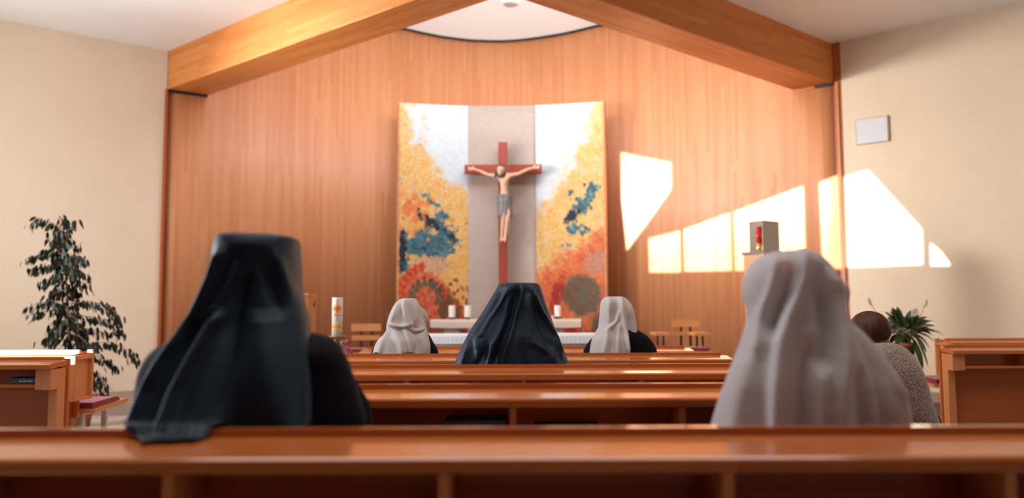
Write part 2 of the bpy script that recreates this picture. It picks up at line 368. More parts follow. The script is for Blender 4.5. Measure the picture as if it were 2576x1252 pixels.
# plaster side walls
bm = BM(); wall_seg(bm, LE[:], (LJ + LD * 0.01)[:], 0, ZC + 0.1, -0.15); struct('wall_left', bm, M['plaster'])
bm = BM(); wall_seg(bm, (RJ + RD * 0.10)[:], RE[:], 0, ZC + 0.1, -0.15); struct('wall_right', bm, M['plaster'])
# timber jamb edges
def post(name, c, d, w, t, m):
    n = Vector((-d.y, d.x)); bm = BM(); prism_z(bm, [(c)[:], (c + d * w)[:], (c + d * w + n * t)[:], (c + n * t)[:]], 0, ZB - 0.002 if t > 0 else ZC); return struct(name, bm, m)
post('trim_4', LJ - LD * 0.0, LD, 0.03, 0.05, M['pewdark'])
bm = BM(); n = Vector((RD.y, -RD.x)); 
prism_z(bm, [RJ[:], (RJ + RD * 0.10)[:], (RJ + RD * 0.10 - n * 0.06)[:], (RJ - n * 0.06)[:]], 0, ZC); struct('trim_5', bm, M['pewdark'])
bm = BM(); prism_z(bm, [(RJ + RD * 0.03 + n * 0.002)[:], (RJ + RD * 0.065 + n * 0.002)[:], (RJ + RD * 0.065 + n * 0.02)[:], (RJ + RD * 0.03 + n * 0.02)[:]], 0.0, ZB); struct('trim_6', bm, M['furnz'])
# ceiling: level over the nave, cut along the beams, raised over the rear seats
bm = BM()
def flat(bm, poly, z0, z1): prism_z(bm, [tuple(p) for p in poly], z0, z1)
flat(bm, [(-6.75, 5), (HF.x, 5), (HF.x, HF.y + 0.02), (LJ.x + 0.02, LJ.y + 0.02), (LJ.x - 0.05, LJ.y + 0.1), (-6.75, LE.y + 0.15)], ZC, ZC + 0.12)
flat(bm, [(HF.x, 5), (6.75, 5), (6.75, RE.y + 0.15), (RJ.x + 0.05, RJ.y + 0.1), (RJ.x - 0.02, RJ.y + 0.02), (HF.x, HF.y + 0.02)], ZC, ZC + 0.12)
flat(bm, [(-6.75, 5.0), (6.75, 5.0), (6.75, 5.1), (-6.75, 5.1)], ZC + 0.1, 5.62)
struct('ceiling', bm, M['ceil'])
bm = BM(); flat(bm, [(-6.75, -4), (6.75, -4), (6.75, 5.1), (-6.75, 5.1)], 5.5, 5.62); struct('ceiling_rear', bm, M['reardark'])
# raised sanctuary ceiling: a shallow cone from the curved wall head up to above the beams, with its upstands over the beams
bm = BM(); apex = Vector((-0.15, 8.2, 7.4)); R1, R2 = [], []
for p in WP[4:-4]:
    z = top_z(p.x); a = Vector((p.x, p.y, z)); R1.append(bm.verts.new(a)); R2.append(bm.verts.new(a.lerp(apex, 0.8)))
grid_faces(bm, [R1, R2]); bm.faces.new(R2)
for f0, f1 in ((LJ, HF), (HF, RJ)):
    n = Vector((-(f1 - f0).y, (f1 - f0).x)).normalized() * 0.06
    prism_z(bm, [(f0 + n)[:], (f1 + n)[:], (f1 + n * 2)[:], (f0 + n * 2)[:]], ZC + 0.05, 7.2)
bmesh.ops.recalc_face_normals(bm, faces=bm.faces[:])
struct('ceiling_sanctuary', bm, M['ceil'])
# rest of the shell, out of the picture
bm = BM(); bbox(bm, -6.75, -6.6, 1.9, LE.y + 0.1, 0, 5.6); struct('wall_far_left', bm, M['plaster'])
bm = BM(); bbox(bm, 6.6, 6.75, -4.0, RE.y + 0.1, 0, 5.6); struct('wall_far_right', bm, M['plaster'])
bm = BM(); bbox(bm, 1.7, 6.75, -4.0, -3.85, 0, 5.6); struct('wall_rear', bm, M['reardark'])
# unseen rear-left wall; window openings shaped back from the sun patches they throw
SN = Vector((SX, SY)).normalized(); SL = Vector((SN.y, -SN.x)); WD = SN.dot(Vector((-6.6, 2.0)))
tanel = SE / math.hypot(SX, SY)
def back(P):
    t = SN.dot(Vector((P.x, P.y))) - WD
    return (SL.dot(Vector((P.x, P.y))), P.z + t * tanel)
patches = [
    [(1562, 383), (1688, 408), (1689, 475), (1640, 545), (1577, 630), (1564, 500)],
    [(1632, 600), (1710, 580), (1713, 684), (1634, 684)],
    [(1720, 577), (1836, 535), (1841, 680), (1722, 682)],
    [(1846, 533), (2020, 468), (2027, 677), (1850, 680)],
    [(2061, 460), (2108, 440), (2117, 676), (2070, 676)],
    [(2122, 446), (2183, 428), (2318, 577), (2320, 664), (2128, 671)],
    [(2341, 612), (2366, 634), (2390, 667), (2343, 667)],
]
holes = [[back(hit(*p)) for p in poly] for poly in patches]
pe = [Vector((-3.35, 4.80, 0.76)), Vector((-2.60, 4.80, 0.76)), Vector((-2.60, 5.25, 0.90)), Vector((-3.35, 5.25, 0.90))]
bl = [back(p) for p in pe]; l0, l1 = min(q[0] for q in bl), max(q[0] for q in bl); z0, z1 = min(q[1] for q in bl), max(q[1] for q in bl)
holes.append([(l0, z0), (l1, z0), (l1, z1), (l0, z1)])  # low opening added to put sun on the left pew top
la, lb = SL.dot(Vector((-6.6, 2.0))) - 0.1, SL.dot(Vector((1.75, -3.75))) + 0.2
outer = [(la, 0), (lb, 0), (lb, 5.6), (la, 5.6)]
vs2 = [Vector(p) for p in outer]; fs = [[0, 1, 2, 3]]
for h in holes:
    fs.append(list(range(len(vs2), len(vs2) + len(h)))); vs2 += [Vector(p) for p in h]
V2, E2, F2, _, _, Fo = geometry.delaunay_2d_cdt(vs2, [], fs, 1, 1e-5)
def inside(p, poly):
    c = False; n = len(poly)
    for i in range(n):
        a, b = poly[i], poly[i - 1]
        if (a[1] > p[1]) != (b[1] > p[1]) and p[0] < (b[0] - a[0]) * (p[1] - a[1]) / (b[1] - a[1]) + a[0]: c = not c
    return c
bm = BM(); vv = [bm.verts.new((*(SN * WD + SL * v.x), v.y)) for v in V2]
for f in F2:
    c = sum((V2[i] for i in f), Vector((0, 0))) / len(f)
    if any(inside(c, h) for h in holes): continue
    bm.faces.new([vv[i] for i in f])
struct('wall_rear_left', bm, M['reardark'])
# sanctuary step
bm = BM(); ply = [(-6.5, 8.42), (-3.2, 8.42), (-1.6, 6.75), (1.7, 6.75), (3.4, 8.2), (6.5, 8.2), (6.5, 12.5), (-6.5, 12.5)]
prism_z(bm, ply, 0.0, 0.13); struct('floor_sanctuary_step', bm, M['step'])
PF = 0.13
# ------------------------------------------------------------------ painted slab behind the cross
SLC = Vector((WXC, WYC - 0.42 - WR))          # centre of curvature
def slab_pt(px, r, z):
    a = ray(px, 600); t = math.atan2(a.x, a.y)     # bearing of sight line
    # intersect bearing with circle radius r about SLC
    d = Vector((math.sin(t), math.cos(t))); oc = -SLC
    b = d.dot(oc); c = oc.dot(oc) - r * r; s = -b + math.sqrt(b * b - c)
    q = d * s; return Vector((q.x, q.y, z))
ZS = at(1262, 266, WYC - 0.42).z
def value_noise(x, y, sc, seed):
    return noise.noise(Vector((x / sc + seed * 17.3, y / sc - seed * 9.1, seed * 3.7)))
def fbm(x, y, sc, seed): return 0.6 * value_noise(x, y, sc, seed) + 0.3 * value_noise(x, y, sc / 2.1, seed + 5) + 0.2 * value_noise(x, y, sc / 4.3, seed + 9)
def cell(x, y, sz, seed):
    """jittered tessera: its random value and its centre"""
    gx, gy = math.floor(x / sz), math.floor(y / sz); best = (9e9, 0, 0, 0)
    for i in (-1, 0, 1):
        for j in (-1, 0, 1):
            h = ((gx + i) * 73856093 ^ (gy + j) * 19349663 ^ seed * 83492791) & 0xffffffff; h = ((h ^ (h >> 16)) * 0x45d9f3b) & 0xffffffff; h = ((h ^ (h >> 16)) * 0x45d9f3b) & 0xffffffff; h ^= h >> 16; r1, r2, r3 = (h & 255) / 255, ((h >> 8) & 255) / 255, ((h >> 16) & 255) / 255
            cx, cy = (gx + i + 0.15 + 0.7 * r1) * sz, (gy + j + 0.15 + 0.7 * r2) * sz
            d = (cx - x) ** 2 + (cy - y) ** 2
            if d < best[0]: best = (d, r3, cx, cy)
    return best[1], best[2], best[3]
def mixc(a, b, t): t = min(1, max(0, t)); return tuple(a[i] + (b[i] - a[i]) * t for i in range(3))
def sm(e0, e1, x): t = min(1, max(0, (x - e0) / (e1 - e0))); return t * t * (3 - 2 * t)
def blob(x, y, cx, cy, rx, ry, rot=0.0):
    dx, dy = x - cx, y - cy; c, s_ = math.cos(rot), math.sin(rot); u = dx * c + dy * s_; v = -dx * s_ + dy * c
    return math.exp(-((u / rx) ** 2 + (v / ry) ** 2))
WHT, YEL, ORG_, PCH = (216, 224, 229), (232, 188, 118), (238, 166, 80), (222, 186, 154)
NAV, TEAL, LTEAL = (26, 36, 56), (48, 90, 104), (104, 150, 158)
def paint_left(x, y):
    r, cx, cy = cell(x, y, 7.5, 1); r2, _, _ = cell(x, y, 4.5, 2)
    x, y = (x + cx * 2) / 3, (y + cy * 2) / 3
    nz = fbm(x, y, 26, 1)
    b = 1003 + 175 * ipl(y, [257, 320, 370, 400, 430, 452, 480, 520], [0.17, 0.2, 0.40, 0.48, 0.66, 0.84, 1.05, 1.5])
    w = sm(-22, 22, x - b + nz * 60)
    base = mixc(YEL, ORG_, sm(-0.3, 0.5, fbm(x, y, 22, 3)) * 0.7 + 0.3 * sm(430, 560, y))
    base = mixc(base, PCH, sm(0.05, 0.45, fbm(x, y, 14, 4)))
    base = mixc(base, (232, 128, 66), sm(0.1, 0.5, fbm(x, y, 18, 8) + 0.4 * blob(x, y, 1035, 500, 40, 40)) * sm(430, 480, y) * (1 - sm(1080, 1110, x)))
    # lower earth colours
    low = mixc((205, 84, 40), (150, 50, 28), sm(-0.2, 0.5, fbm(x, y, 20, 6)))
    low = mixc(low, (112, 78, 44), sm(0.0, 0.4, fbm(x, y, 24, 7) + 0.5 * blob(x, y, 1120, 760, 50, 60)))
    low = mixc(low, (225, 110, 50), sm(0.2, 0.5, fbm(x, y, 16, 12)))
    base = mixc(base, (200, 160, 132), 0.8 * sm(0.35, 0.7, blob(x, y, 1085, 620, 60, 28) + 0.4 * nz))
    edge = 655 + 75 * sm(1110, 1178, x) + nz * 30
    base = mixc(base, low, sm(-14, 18, y - edge))
    # dark plume
    t = blob(x, y, 1120, 555, 38, 38) + blob(x, y, 1050, 572, 46, 30) + 0.9 * blob(x, y, 1085, 588, 55, 15) + 0.7 * blob(x, y, 1085, 482, 20, 12, 0.7) + 0.8 * blob(x, y, 1110, 505, 20, 10, 0.8) + 0.7 * blob(x, y, 1015, 625, 22, 20)
    d = blob(x, y, 1082, 527, 42, 17, 0.5) + 1.2 * blob(x, y, 1012, 585, 12, 55) + 0.7 * blob(x, y, 1135, 565, 16, 22) + 0.6 * blob(x, y, 1060, 585, 40, 8)
    tn = t + 1.0 * fbm(x, y, 13, 15) + 0.35 * (r - 0.5); dn = d + 0.8 * fbm(x, y, 11, 16) + 0.35 * (r2 - 0.5)
    base = mixc(base, mixc(TEAL, LTEAL, r * 0.7), sm(0.5, 0.75, tn)); base = mixc(base, NAV, sm(0.5, 0.75, dn))
    # coiled ring
    q = math.hypot(x - 1072, (y - 695) * 0.97); a = math.atan2(y - 695, x - 1072)
    if q < 75:
        ring = mixc((205, 92, 62), (226, 128, 90), r)
        if q < 24: base = mixc(ring, (178, 70, 50), 0.6 * (0.5 + 0.5 * math.sin(q * 0.9 + a)))
        elif q < 37: base = mixc((96, 84, 60), (128, 108, 74), r) if not (0.5 < a < 1.9) else ring
        elif q < 43: base = mixc((70, 60, 48), ring, 0.5 + 0.5 * math.sin(a * 16)) if not (0.3 < a < 1.6) else low
        elif q < 55 and abs(a) > 0.9: base = ring if q > 45 else (172, 60, 40)
        elif abs(a) > 1.6: base = mixc((190, 62, 36), (222, 104, 52), 0.5 + 0.5 * math.sin(a * 26))
    # rosette of dots on the right
    q = math.hypot(x - 1140, y - 700)
    if 12 < q < 48: base = mixc(base, (110, 52, 34), 0.8 * sm(0.2, 0.7, math.sin(math.atan2(y - 700, x - 1140) * 7 + q * 0.12) * math.sin(q * 0.32)))
    c = mixc(base, mixc(WHT, (203, 213, 219), 0.6 * sm(0.3, 0.8, r)), w)
    k = 1 + 0.17 * (r2 - 0.5) * (1 - 0.85 * w); return tuple(min(255, v * k) for v in c)
def paint_right(x, y):
    r, cx, cy = cell(x, y, 7.5, 3); r2, _, _ = cell(x, y, 4.5, 4)
    x, y = (x + cx * 2) / 3, (y + cy * 2) / 3
    nz = fbm(x, y, 26, 31)
    b = 1349 + 173 * ipl(y, [257, 330, 370, 420, 450, 480, 512, 560], [0.86, 0.78, 0.64, 0.46, 0.30, 0.14, -0.08, -0.5])
    w = sm(-22, 22, b - x + nz * 55)
    base = mixc(YEL, ORG_, sm(-0.3, 0.5, fbm(x, y, 22, 33)) * 0.6); base = mixc(base, PCH, sm(0.05, 0.45, fbm(x, y, 14, 34)))
    red = mixc((222, 118, 66), (206, 92, 52), sm(-0.3, 0.4, fbm(x, y, 20, 35)))
    red = mixc(red, (196, 132, 108), sm(0.35, 0.75, blob(x, y, 1500, 620, 35, 35) + 0.5 * fbm(x, y, 9, 36)))
    base = mixc(base, red, sm(-18, 22, (x - 1349) * 0.55 + (y - 640) + nz * 50))
    dk = mixc((158, 36, 24), (196, 70, 34), sm(-0.2, 0.4, fbm(x, y, 16, 37)))
    base = mixc(base, dk, sm(0.35, 0.65, blob(x, y, 1402, 690, 18, 60, 0.25) + blob(x, y, 1410, 780, 50, 45) + 0.6 * blob(x, y, 1440, 840, 60, 30) + 0.5 * fbm(x, y, 18, 38)))
    ol = mixc((98, 90, 62), (122, 82, 66), sm(-0.2, 0.4, fbm(x, y, 11, 39))); ol = mixc(ol, (66, 76, 52), sm(0.2, 0.5, fbm(x, y, 14, 40)))
    q = math.hypot(x - 1462, y - 690)
    base = mixc(base, ol, max(sm(54, 40, q + nz * 14), sm(0.4, 0.7, blob(x, y, 1512, 790, 38, 90) + 0.4 * nz)))
    if 20 < q < 34: base = mixc(base, (128, 62, 54), 0.6 * (0.5 + 0.5 * math.sin(q * 0.7 + math.atan2(y - 690, x - 1462) * 2)))
    t = blob(x, y, 1494, 456, 16, 20, 0.6) + blob(x, y, 1466, 492, 30, 24, -0.6) + blob(x, y, 1450, 545, 36, 18) + 0.7 * blob(x, y, 1428, 580, 22, 9) + 0.6 * blob(x, y, 1440, 462, 12, 16)
    d = blob(x, y, 1438, 517, 30, 14, -0.4) + 0.6 * blob(x, y, 1472, 445, 7, 10)
    base = mixc(base, mixc(LTEAL, TEAL, r), sm(0.5, 0.72, t + 0.8 * fbm(x, y, 12, 41) + 0.3 * (r - 0.5))); base = mixc(base, NAV, sm(0.5, 0.75, d + 0.7 * fbm(x, y, 10, 42)))
    c = mixc(base, mixc(WHT, (209, 217, 222), 0.5 * sm(0.3, 0.8, r)), w)
    k = 1 + 0.17 * (r2 - 0.5) * (1 - 0.85 * w); return tuple(min(255, v * k) for v in c)
slab = thing('altarpiece', 'tall curved painted mosaic panel standing behind the crucifix against the timber wall', 'mosaic panel', (WXC, WYC - 0.45, PF))
def curved_sheet(name, x0, x1, nx, ny, fn, m):
    bm = BM(); cl = bm.loops.layers.float_color.new('paint') if fn else None
    rows = [[bm.verts.new(slab_pt(x0 + (x1 - x0) * i / nx, WR, PF + (ZS - PF) * j / ny)) for i in range(nx + 1)] for j in range(ny + 1)]
    for j in range(ny):
        for i in range(nx):
            f = bm.faces.new((rows[j][i], rows[j][i + 1], rows[j + 1][i + 1], rows[j + 1][i]))
            if fn:
                px = x0 + (x1 - x0) * (i + 0.5) / nx; py = 262 + (872 - 262) * (1 - (j + 0.5) / ny)
                c = srgb(*fn(px, py))
                for lp in f.loops: lp[cl] = (*[min(0.68, v * 0.82) for v in c], 1)
    o = obj(name, bm, m, slab, True)
    md = o.modifiers.new('thick', 'SOLIDIFY'); md.thickness = 0.07; md.offset = -1.0
    return o
curved_sheet('mosaic_wing', 1004, 1178, 88, 300, paint_left, M['mosaic'])
curved_sheet('mosaic_wing', 1349, 1521, 88, 300, paint_right, M['mosaic'])
curved_sheet('stone_strip', 1178, 1349, 24, 8, None, M['stonegrey'])
for sx, e in ((1004, -1), (1521, 1)):           # side edges
    bm = BM(); a, b = slab_pt(sx, WR - 0.004, 0).xy, slab_pt(sx + e * 3, WR + 0.09, 0).xy; c = slab_pt(sx + e * 7, WR + 0.09, 0).xy; d = slab_pt(sx + e * 3, WR - 0.004, 0).xy
    prism_z(bm, [a[:], d[:], c[:], b[:]], PF, ZS); obj('edge_strip', bm, M['slabedge'], slab)
# ------------------------------------------------------------------ crucifix
YX = WYC - 0.60
def bx_px(bm, x0, x1, y0, y1, Y0, Y1, bev=0.004):
    a = at(x0, y1, Y0); b = at(x1, y0, Y0); bbox(bm, a.x, b.x, Y0, Y1, a.z, b.z, bev)
cr = thing('crucifix', 'large red wooden crucifix with carved figure mounted on the stone strip', 'crucifix', at(1266, 780, YX))
bm = BM(); bx_px(bm, 1255, 1276, 357, 860, YX, YX + 0.09); obj('upright_beam', bm, M['crossred'], cr)
bm = BM(); bx_px(bm, 1168, 1363, 413, 436, YX - 0.012, YX + 0.078); obj('cross_arm', bm, M['crossred'], cr)
def skin_graph(verts, edges, rad, root=0, sub=2):
    me = bpy.data.meshes.new('t'); me.from_pydata([tuple(v) for v in verts], edges, []); o = bpy.data.objects.new('t', me); C.objects.link(o)
    sk = o.modifiers.new('s', 'SKIN'); sk.use_smooth_shade = True
    for i, r in enumerate(rad):
        rr = r if isinstance(r, (tuple, list)) else (r, r)
        me.skin_vertices[0].data[i].radius = rr; me.skin_vertices[0].data[i].use_root = (i == root)
    sb = o.modifiers.new('u', 'SUBSURF'); sb.levels = sub; sb.render_levels = sub
    bpy.context.view_layer.update()
    dg = bpy.context.evaluated_depsgraph_get(); ev = o.evaluated_get(dg); r = bpy.data.meshes.new_from_object(ev, depsgraph=dg)
    bpy.data.objects.remove(o); bpy.data.meshes.remove(me); r.materials.clear(); return r
def add_mesh(bm, me, mat=None):
    n = len(bm.verts); bm.from_mesh(me); bm.verts.ensure_lookup_table()
    if mat is not None: bmesh.ops.transform(bm, matrix=mat, verts=bm.verts[n:])
    bpy.data.meshes.remove(me)
class G:
    def __init__(s): s.v, s.e, s.r = [], [], []
    def add(s, p, r, par=None):
        s.v.append(Vector(p)); s.r.append(r)
        if par is not None: s.e.append((par, len(s.v) - 1))
        return len(s.v) - 1
    def hand(s, wrist, d, n, side, size=1.0, curl=0.5):
        """palm and five fingers growing out of a wrist vertex; d fingers' way, n palm's way, side thumb's way"""
        d, n, side = Vector(d).normalized(), Vector(n).normalized(), Vector(side).normalized()
        w = s.v[wrist]; palm = s.add(w + d * 0.045 * size, (0.030 * size, 0.016 * size), wrist)
        for k, L in enumerate((0.072, 0.080, 0.075, 0.060)):
            base = w + d * 0.088 * size + side * (0.028 - 0.019 * k) * size
            a = s.add(base, 0.0085 * size, palm); b = s.add(base + (d + n * curl * 0.5) * L * 0.5 * size, 0.0080 * size, a)
            s.add(s.v[b] + (d * 0.7 + n * curl * 1.2).normalized() * L * 0.5 * size, 0.0065 * size, b)
        t0 = s.add(w + d * 0.035 * size + side * 0.040 * size, 0.010 * size, palm); t1 = s.add(s.v[t0] + (side * 0.5 + d + n * 0.3).normalized() * 0.033 * size, 0.009 * size, t0)
        s.add(s.v[t1] + (d + n * 0.5).normalized() * 0.028 * size, 0.007 * size, t1)
YF = YX - 0.075
def fp(px, py, dy=0.0): return at(px, py, YF + dy)
g = G()
pel = g.add(fp(1270, 500), (0.070, 0.055)); wa = g.add(fp(1268, 480), (0.066, 0.05), pel); ch = g.add(fp(1267, 457, -0.01), (0.082, 0.058), wa); sh = g.add(fp(1267, 443), (0.072, 0.05), ch)
nk = g.add(fp(1263, 435, -0.02), 0.03, sh); hd = g.add(fp(1259, 428, -0.05), 0.05, nk)
for sgn, pts in ((-1, [(1252, 442), (1228, 440), (1207, 430), (1197, 426)]), (1, [(1283, 441), (1305, 437), (1327, 426), (1338, 423)])):
    p = sh
    for q, r in zip(pts, (0.036, 0.027, 0.022, 0.016)): p = g.add(fp(*q), r, p)
    g.hand(p, (sgn, 0, 0.15), (0, -1, 0), (0, 0, 1), 0.75, 0.4)
for sgn, pts in ((-1, [(1263, 512), (1267, 540), (1264, 570), (1262, 596)]), (1, [(1277, 512), (1279, 540), (1275, 570), (1271, 596)])):
    p = pel
    for q, r, dy in zip(pts, (0.048, 0.037, 0.03, 0.02), (0, -0.035, 0.0, 0.01)): p = g.add(fp(*q, dy), r, p)
    f = g.add(fp(pts[-1][0] - 1, 603, -0.03), 0.022, p); g.add(fp(pts[-1][0] - 2, 608, -0.06), 0.016, f)
bm = BM(); add_mesh(bm, skin_graph(g.v, g.e, g.r))
def head_loft(bm, M4, size=1.0, beard=False):
    """head with brow, nose, mouth, chin and ears; local: face looks +Y, crown +Z, centre of skull at origin"""
    rows = []
    prof = [(-0.118, 0.020, 0.050, 0.004), (-0.110, 0.036, 0.066, 0.01), (-0.095, 0.048, 0.074, 0.03), (-0.075, 0.058, 0.077, 0.052), (-0.05, 0.066, 0.079, 0.07), (-0.02, 0.072, 0.083, 0.084), (0.01, 0.076, 0.086, 0.093), (0.04, 0.076, 0.088, 0.095), (0.07, 0.070, 0.080, 0.088), (0.095, 0.052, 0.058, 0.066), (0.112, 0.026, 0.03, 0.034), (0.118, 0.006, 0.006, 0.006)]
    N = 28
    for z, w, f, b in prof:
        row = []
        for k in range(N):
            a = 2 * math.pi * k / N; x = w * math.sin(a); y = (f if math.cos(a) > 0 else b) * math.cos(a)
            if math.cos(a) > 0:
                ax_ = abs(x)
                y += 0.026 * math.exp(-(x / 0.012) ** 2) * math.exp(-((z + 0.03) / 0.018) ** 2)      # nose
                y += 0.012 * math.exp(-(x / 0.010) ** 2) * math.exp(-((z + 0.01) / 0.022) ** 2)
                y -= 0.012 * math.exp(-((ax_ - 0.031) / 0.014) ** 2) * math.exp(-((z - 0.002) / 0.013) ** 2)  # eye sockets
                y += 0.006 * math.exp(-(x / 0.022) ** 2) * math.exp(-((z + 0.068) / 0.008) ** 2)     # lips
            row.append(bm.verts.new(M4 @ (Vector((x, y, z)) * size)))
        rows.append(row)
    grid_faces(bm, rows, True); bm.faces.new(rows[0][::-1]); bm.faces.new(rows[-1])
    for e in (-1, 1):
        n = len(bm.verts); ball(bm, (0, 0, 0), 1, 1, (0.010, 0.018, 0.030)); bm.verts.ensure_lookup_table()
        bmesh.ops.transform(bm, matrix=M4 @ Matrix.Scale(size, 4) @ Matrix.Translation((e * 0.076, 0.0, -0.022)), verts=bm.verts[n:])
        n = len(bm.verts); ball(bm, (0, 0, 0), 1, 1, (0.012, 0.010, 0.009)); bm.verts.ensure_lookup_table()
        bmesh.ops.transform(bm, matrix=M4 @ Matrix.Scale(size, 4) @ Matrix.Translation((e * 0.031, 0.070, 0.0)), verts=bm.verts[n:])
hc = fp(1260, 428, -0.07)
HM = Matrix.Translation(hc) @ Matrix.Rotation(math.pi, 4, 'Z') @ Matrix.Rotation(-0.35, 4, 'X') @ Matrix.Rotation(-0.25, 4, 'Y')
head_loft(bm, HM, 0.72)
def finish_body(name, bm, m, parent, vox):
    o = obj(name, bm, m, parent, True)
    r = o.modifiers.new('one_skin', 'REMESH'); r.mode = 'VOXEL'; r.voxel_size = vox; r.use_smooth_shade = True
    s_ = o.modifiers.new('soft', 'SMOOTH'); s_.factor = 0.5; s_.iterations = 3; return o
fig = finish_body('carved_figure', bm, M['carved'], cr, 0.007)
bm = BM(); rows = []
for py, hw, d in ((489, 17.5, 0.066), (494, 19, 0.072), (505, 18.5, 0.072), (520, 18, 0.07), (535, 17.5, 0.066), (545, 17, 0.06)):
    c = fp(1270.5, py); w = hw * c.y / FPX; row = []
    for k in range(40):
        a = 2 * math.pi * k / 40; fo = 1 + (0.10 * math.sin(a * 11 + py * 0.02) if py > 492 else 0.03)
        row.append(bm.verts.new((c.x + w * fo * math.cos(a), c.y + d * fo * math.sin(a), c.z - (0.02 * math.sin(a * 5) if py > 540 else 0))))
    rows.append(row)
grid_faces(bm, rows, True); bmesh.ops.recalc_face_normals(bm, faces=bm.faces[:]); o = obj('loincloth', bm, M['loin'], fig, True)
bm = BM()
n0 = len(bm.verts); ball(bm, (0, 0, 0), 1, 3, (0.080, 0.098, 0.085)); bm.verts.ensure_lookup_table()
for v in bm.verts: v.co += Vector((0, -0.02, 0.045))
for e in (-1, 1):
    tube(bm, [(e * 0.075, 0.0, 0.02), (e * 0.085, 0.015, -0.05), (e * 0.08, 0.03, -0.11), (e * 0.07, 0.045, -0.16)], [0.02, 0.026, 0.024, 0.012], 8)
tube(bm, [(-0.055, 0.05, -0.075), (-0.03, 0.085, -0.10), (0, 0.092, -0.115), (0.03, 0.085, -0.10), (0.055, 0.05, -0.075)], [0.014, 0.02, 0.026, 0.02, 0.014], 8)
bmesh.ops.transform(bm, matrix=HM @ Matrix.Scale(0.72, 4), verts=bm.verts[:]); obj('hair_and_beard', bm, M['darkhair'], fig, True)
# ------------------------------------------------------------------ pews
def rowY(py_near): return onz(1300, py_near, 0.801).y
def pew(label, x0, x1, yn, divs, group, seat_ext=0.0, end_kind='plain'):
    t = thing('pew', label, 'pew', ((x0 + x1) / 2, yn + 0.17, 0), group)
    bm = BM(); prism_x(bm, [(yn + 0.004, 0.7765), (yn, 0.781), (yn, 0.796), (yn + 0.002, 0.8), (yn + 0.007, 0.8030), (yn + 0.155, 0.8160), (yn + 0.155, 0.790)], x0, x1); obj('book_ledge', bm, M['pew'], t)
    bm = BM(); bbox(bm, x0 + 0.03, x1 - 0.03, yn + 0.1555, yn + 0.187, 0.40, 0.831, 0.004); obj('backrest', bm, M['pew'], t)
    bm = BM(); bbox(bm, x0 + 0.05, x1 - 0.05, yn + 0.03, yn + 0.155, 0.682, 0.70, 0.003); obj('book_shelf', bm, M['pew'], t)
    bm = BM(); bbox(bm, x0 + 0.06, x1 - 0.06, yn + 0.128, yn + 0.152, 0.08, 0.681); obj('back_panel', bm, M['pewdark'], t)
    for d in divs:
        bm = BM(); bbox(bm, d - 0.0105, d + 0.0105, yn + 0.012, yn + 0.154, 0.7005, 0.7775, 0.002); obj('shelf_divider', bm, M['pewlight'], t)
    for e, xe in ((-1, x0), (1, x1)):
        a, b = (xe + 0.005, xe + 0.05) if e < 0 else (xe - 0.05, xe - 0.005)
        fz = 0.52 if (end_kind == 'framed' and e == (1 if x1 < 0 else -1)) else 0.0
        bm = BM(); prism_x(bm, [(yn + 0.02, 0.776), (yn + 0.154, 0.776), (yn + 0.154, fz), (yn + 0.085, fz), (yn + 0.085, 0.672), (yn + 0.02, 0.672)], a, b); ep = obj('end_panel', bm, M['pewlight'], t)
        a, b = (xe + 0.05, xe + 0.085) if e < 0 else (xe - 0.085, xe - 0.05)
        bm = BM(); bbox(bm, a, b, yn + 0.022, yn + 0.153, 0.672, 0.776, 0.002); obj('shelf_bracket', bm, M['pewlight'], ep)
        a, b = (xe + 0.01, xe + 0.05) if e < 0 else (xe - 0.05, xe - 0.01)
        bm = BM(); bbox(bm, a, b, yn + 0.188, yn + 0.21, fz, 0.82, 0.003); obj('end_post', bm, M['pew'], t)
        if end_kind == 'framed' and e == (1 if x1 < 0 else -1):
            q0, q1 = (xe, xe + 0.035) if e > 0 else (xe - 0.035, xe)
            bm = BM()
            for yy0, yy1, zz0, zz1 in ((yn - 0.01, yn + 0.012, 0.52, 0.80), (yn + 0.19, yn + 0.215, 0.52, 0.83), (yn + 0.012, yn + 0.19, 0.52, 0.54), (yn + 0.012, yn + 0.19, 0.775, 0.80)):
                bbox(bm, q0, q1, yy0, yy1, zz0, zz1, 0.002)
            bbox(bm, q0 if e > 0 else q1 - 0.012, q0 + 0.012 if e > 0 else q1, yn + 0.012, yn + 0.19, 0.54, 0.775)
            obj('end_frame', bm, M['pewlight'], t)
    s0, s1 = x0 - (seat_ext if x0 > 1.5 else -0.03), x1 + (seat_ext if x1 < 0 else -0.03)
    bm = BM(); prism_x(bm, [(yn + 0.20, 0.425), (yn + 0.20, 0.452), (yn + 0.60, 0.478), (yn + 0.63, 0.474), (yn + 0.64, 0.465), (yn + 0.63, 0.455), (yn + 0.60, 0.448)], s0, s1); obj('seat', bm, M['furn'], t)
    bm = BM(); prism_x(bm, [(yn + 0.21, 0.454), (yn + 0.21, 0.492), (yn + 0.50, 0.503), (yn + 0.55, 0.490), (yn + 0.56, 0.477)], s0 + 0.02, s1 - 0.02); obj('seat_pad', bm, M['red'], t)
    for xx in (s0 + 0.12, s1 - 0.12):
        bm = BM(); bbox(bm, xx - 0.02, xx + 0.02, yn + 0.24, yn + 0.28, 0, 0.428, 0.004); bbox(bm, xx - 0.02, xx + 0.02, yn + 0.28, yn + 0.58, 0.405, 0.43, 0.003); bbox(bm, xx - 0.018, xx + 0.018, yn + 0.54, yn + 0.575, 0, 0.41, 0.003); obj('leg', bm, M['leg'], t)
    return t
ROWS = [1.388, 2.345, 3.30, 4.26, 5.20]
def xat(px, yn): return at(px, 1000, yn + 0.015).x
divp = [[430 , 1118, 1826], [865, 1290, 1716], [1023, 1318, 1614], [], []]
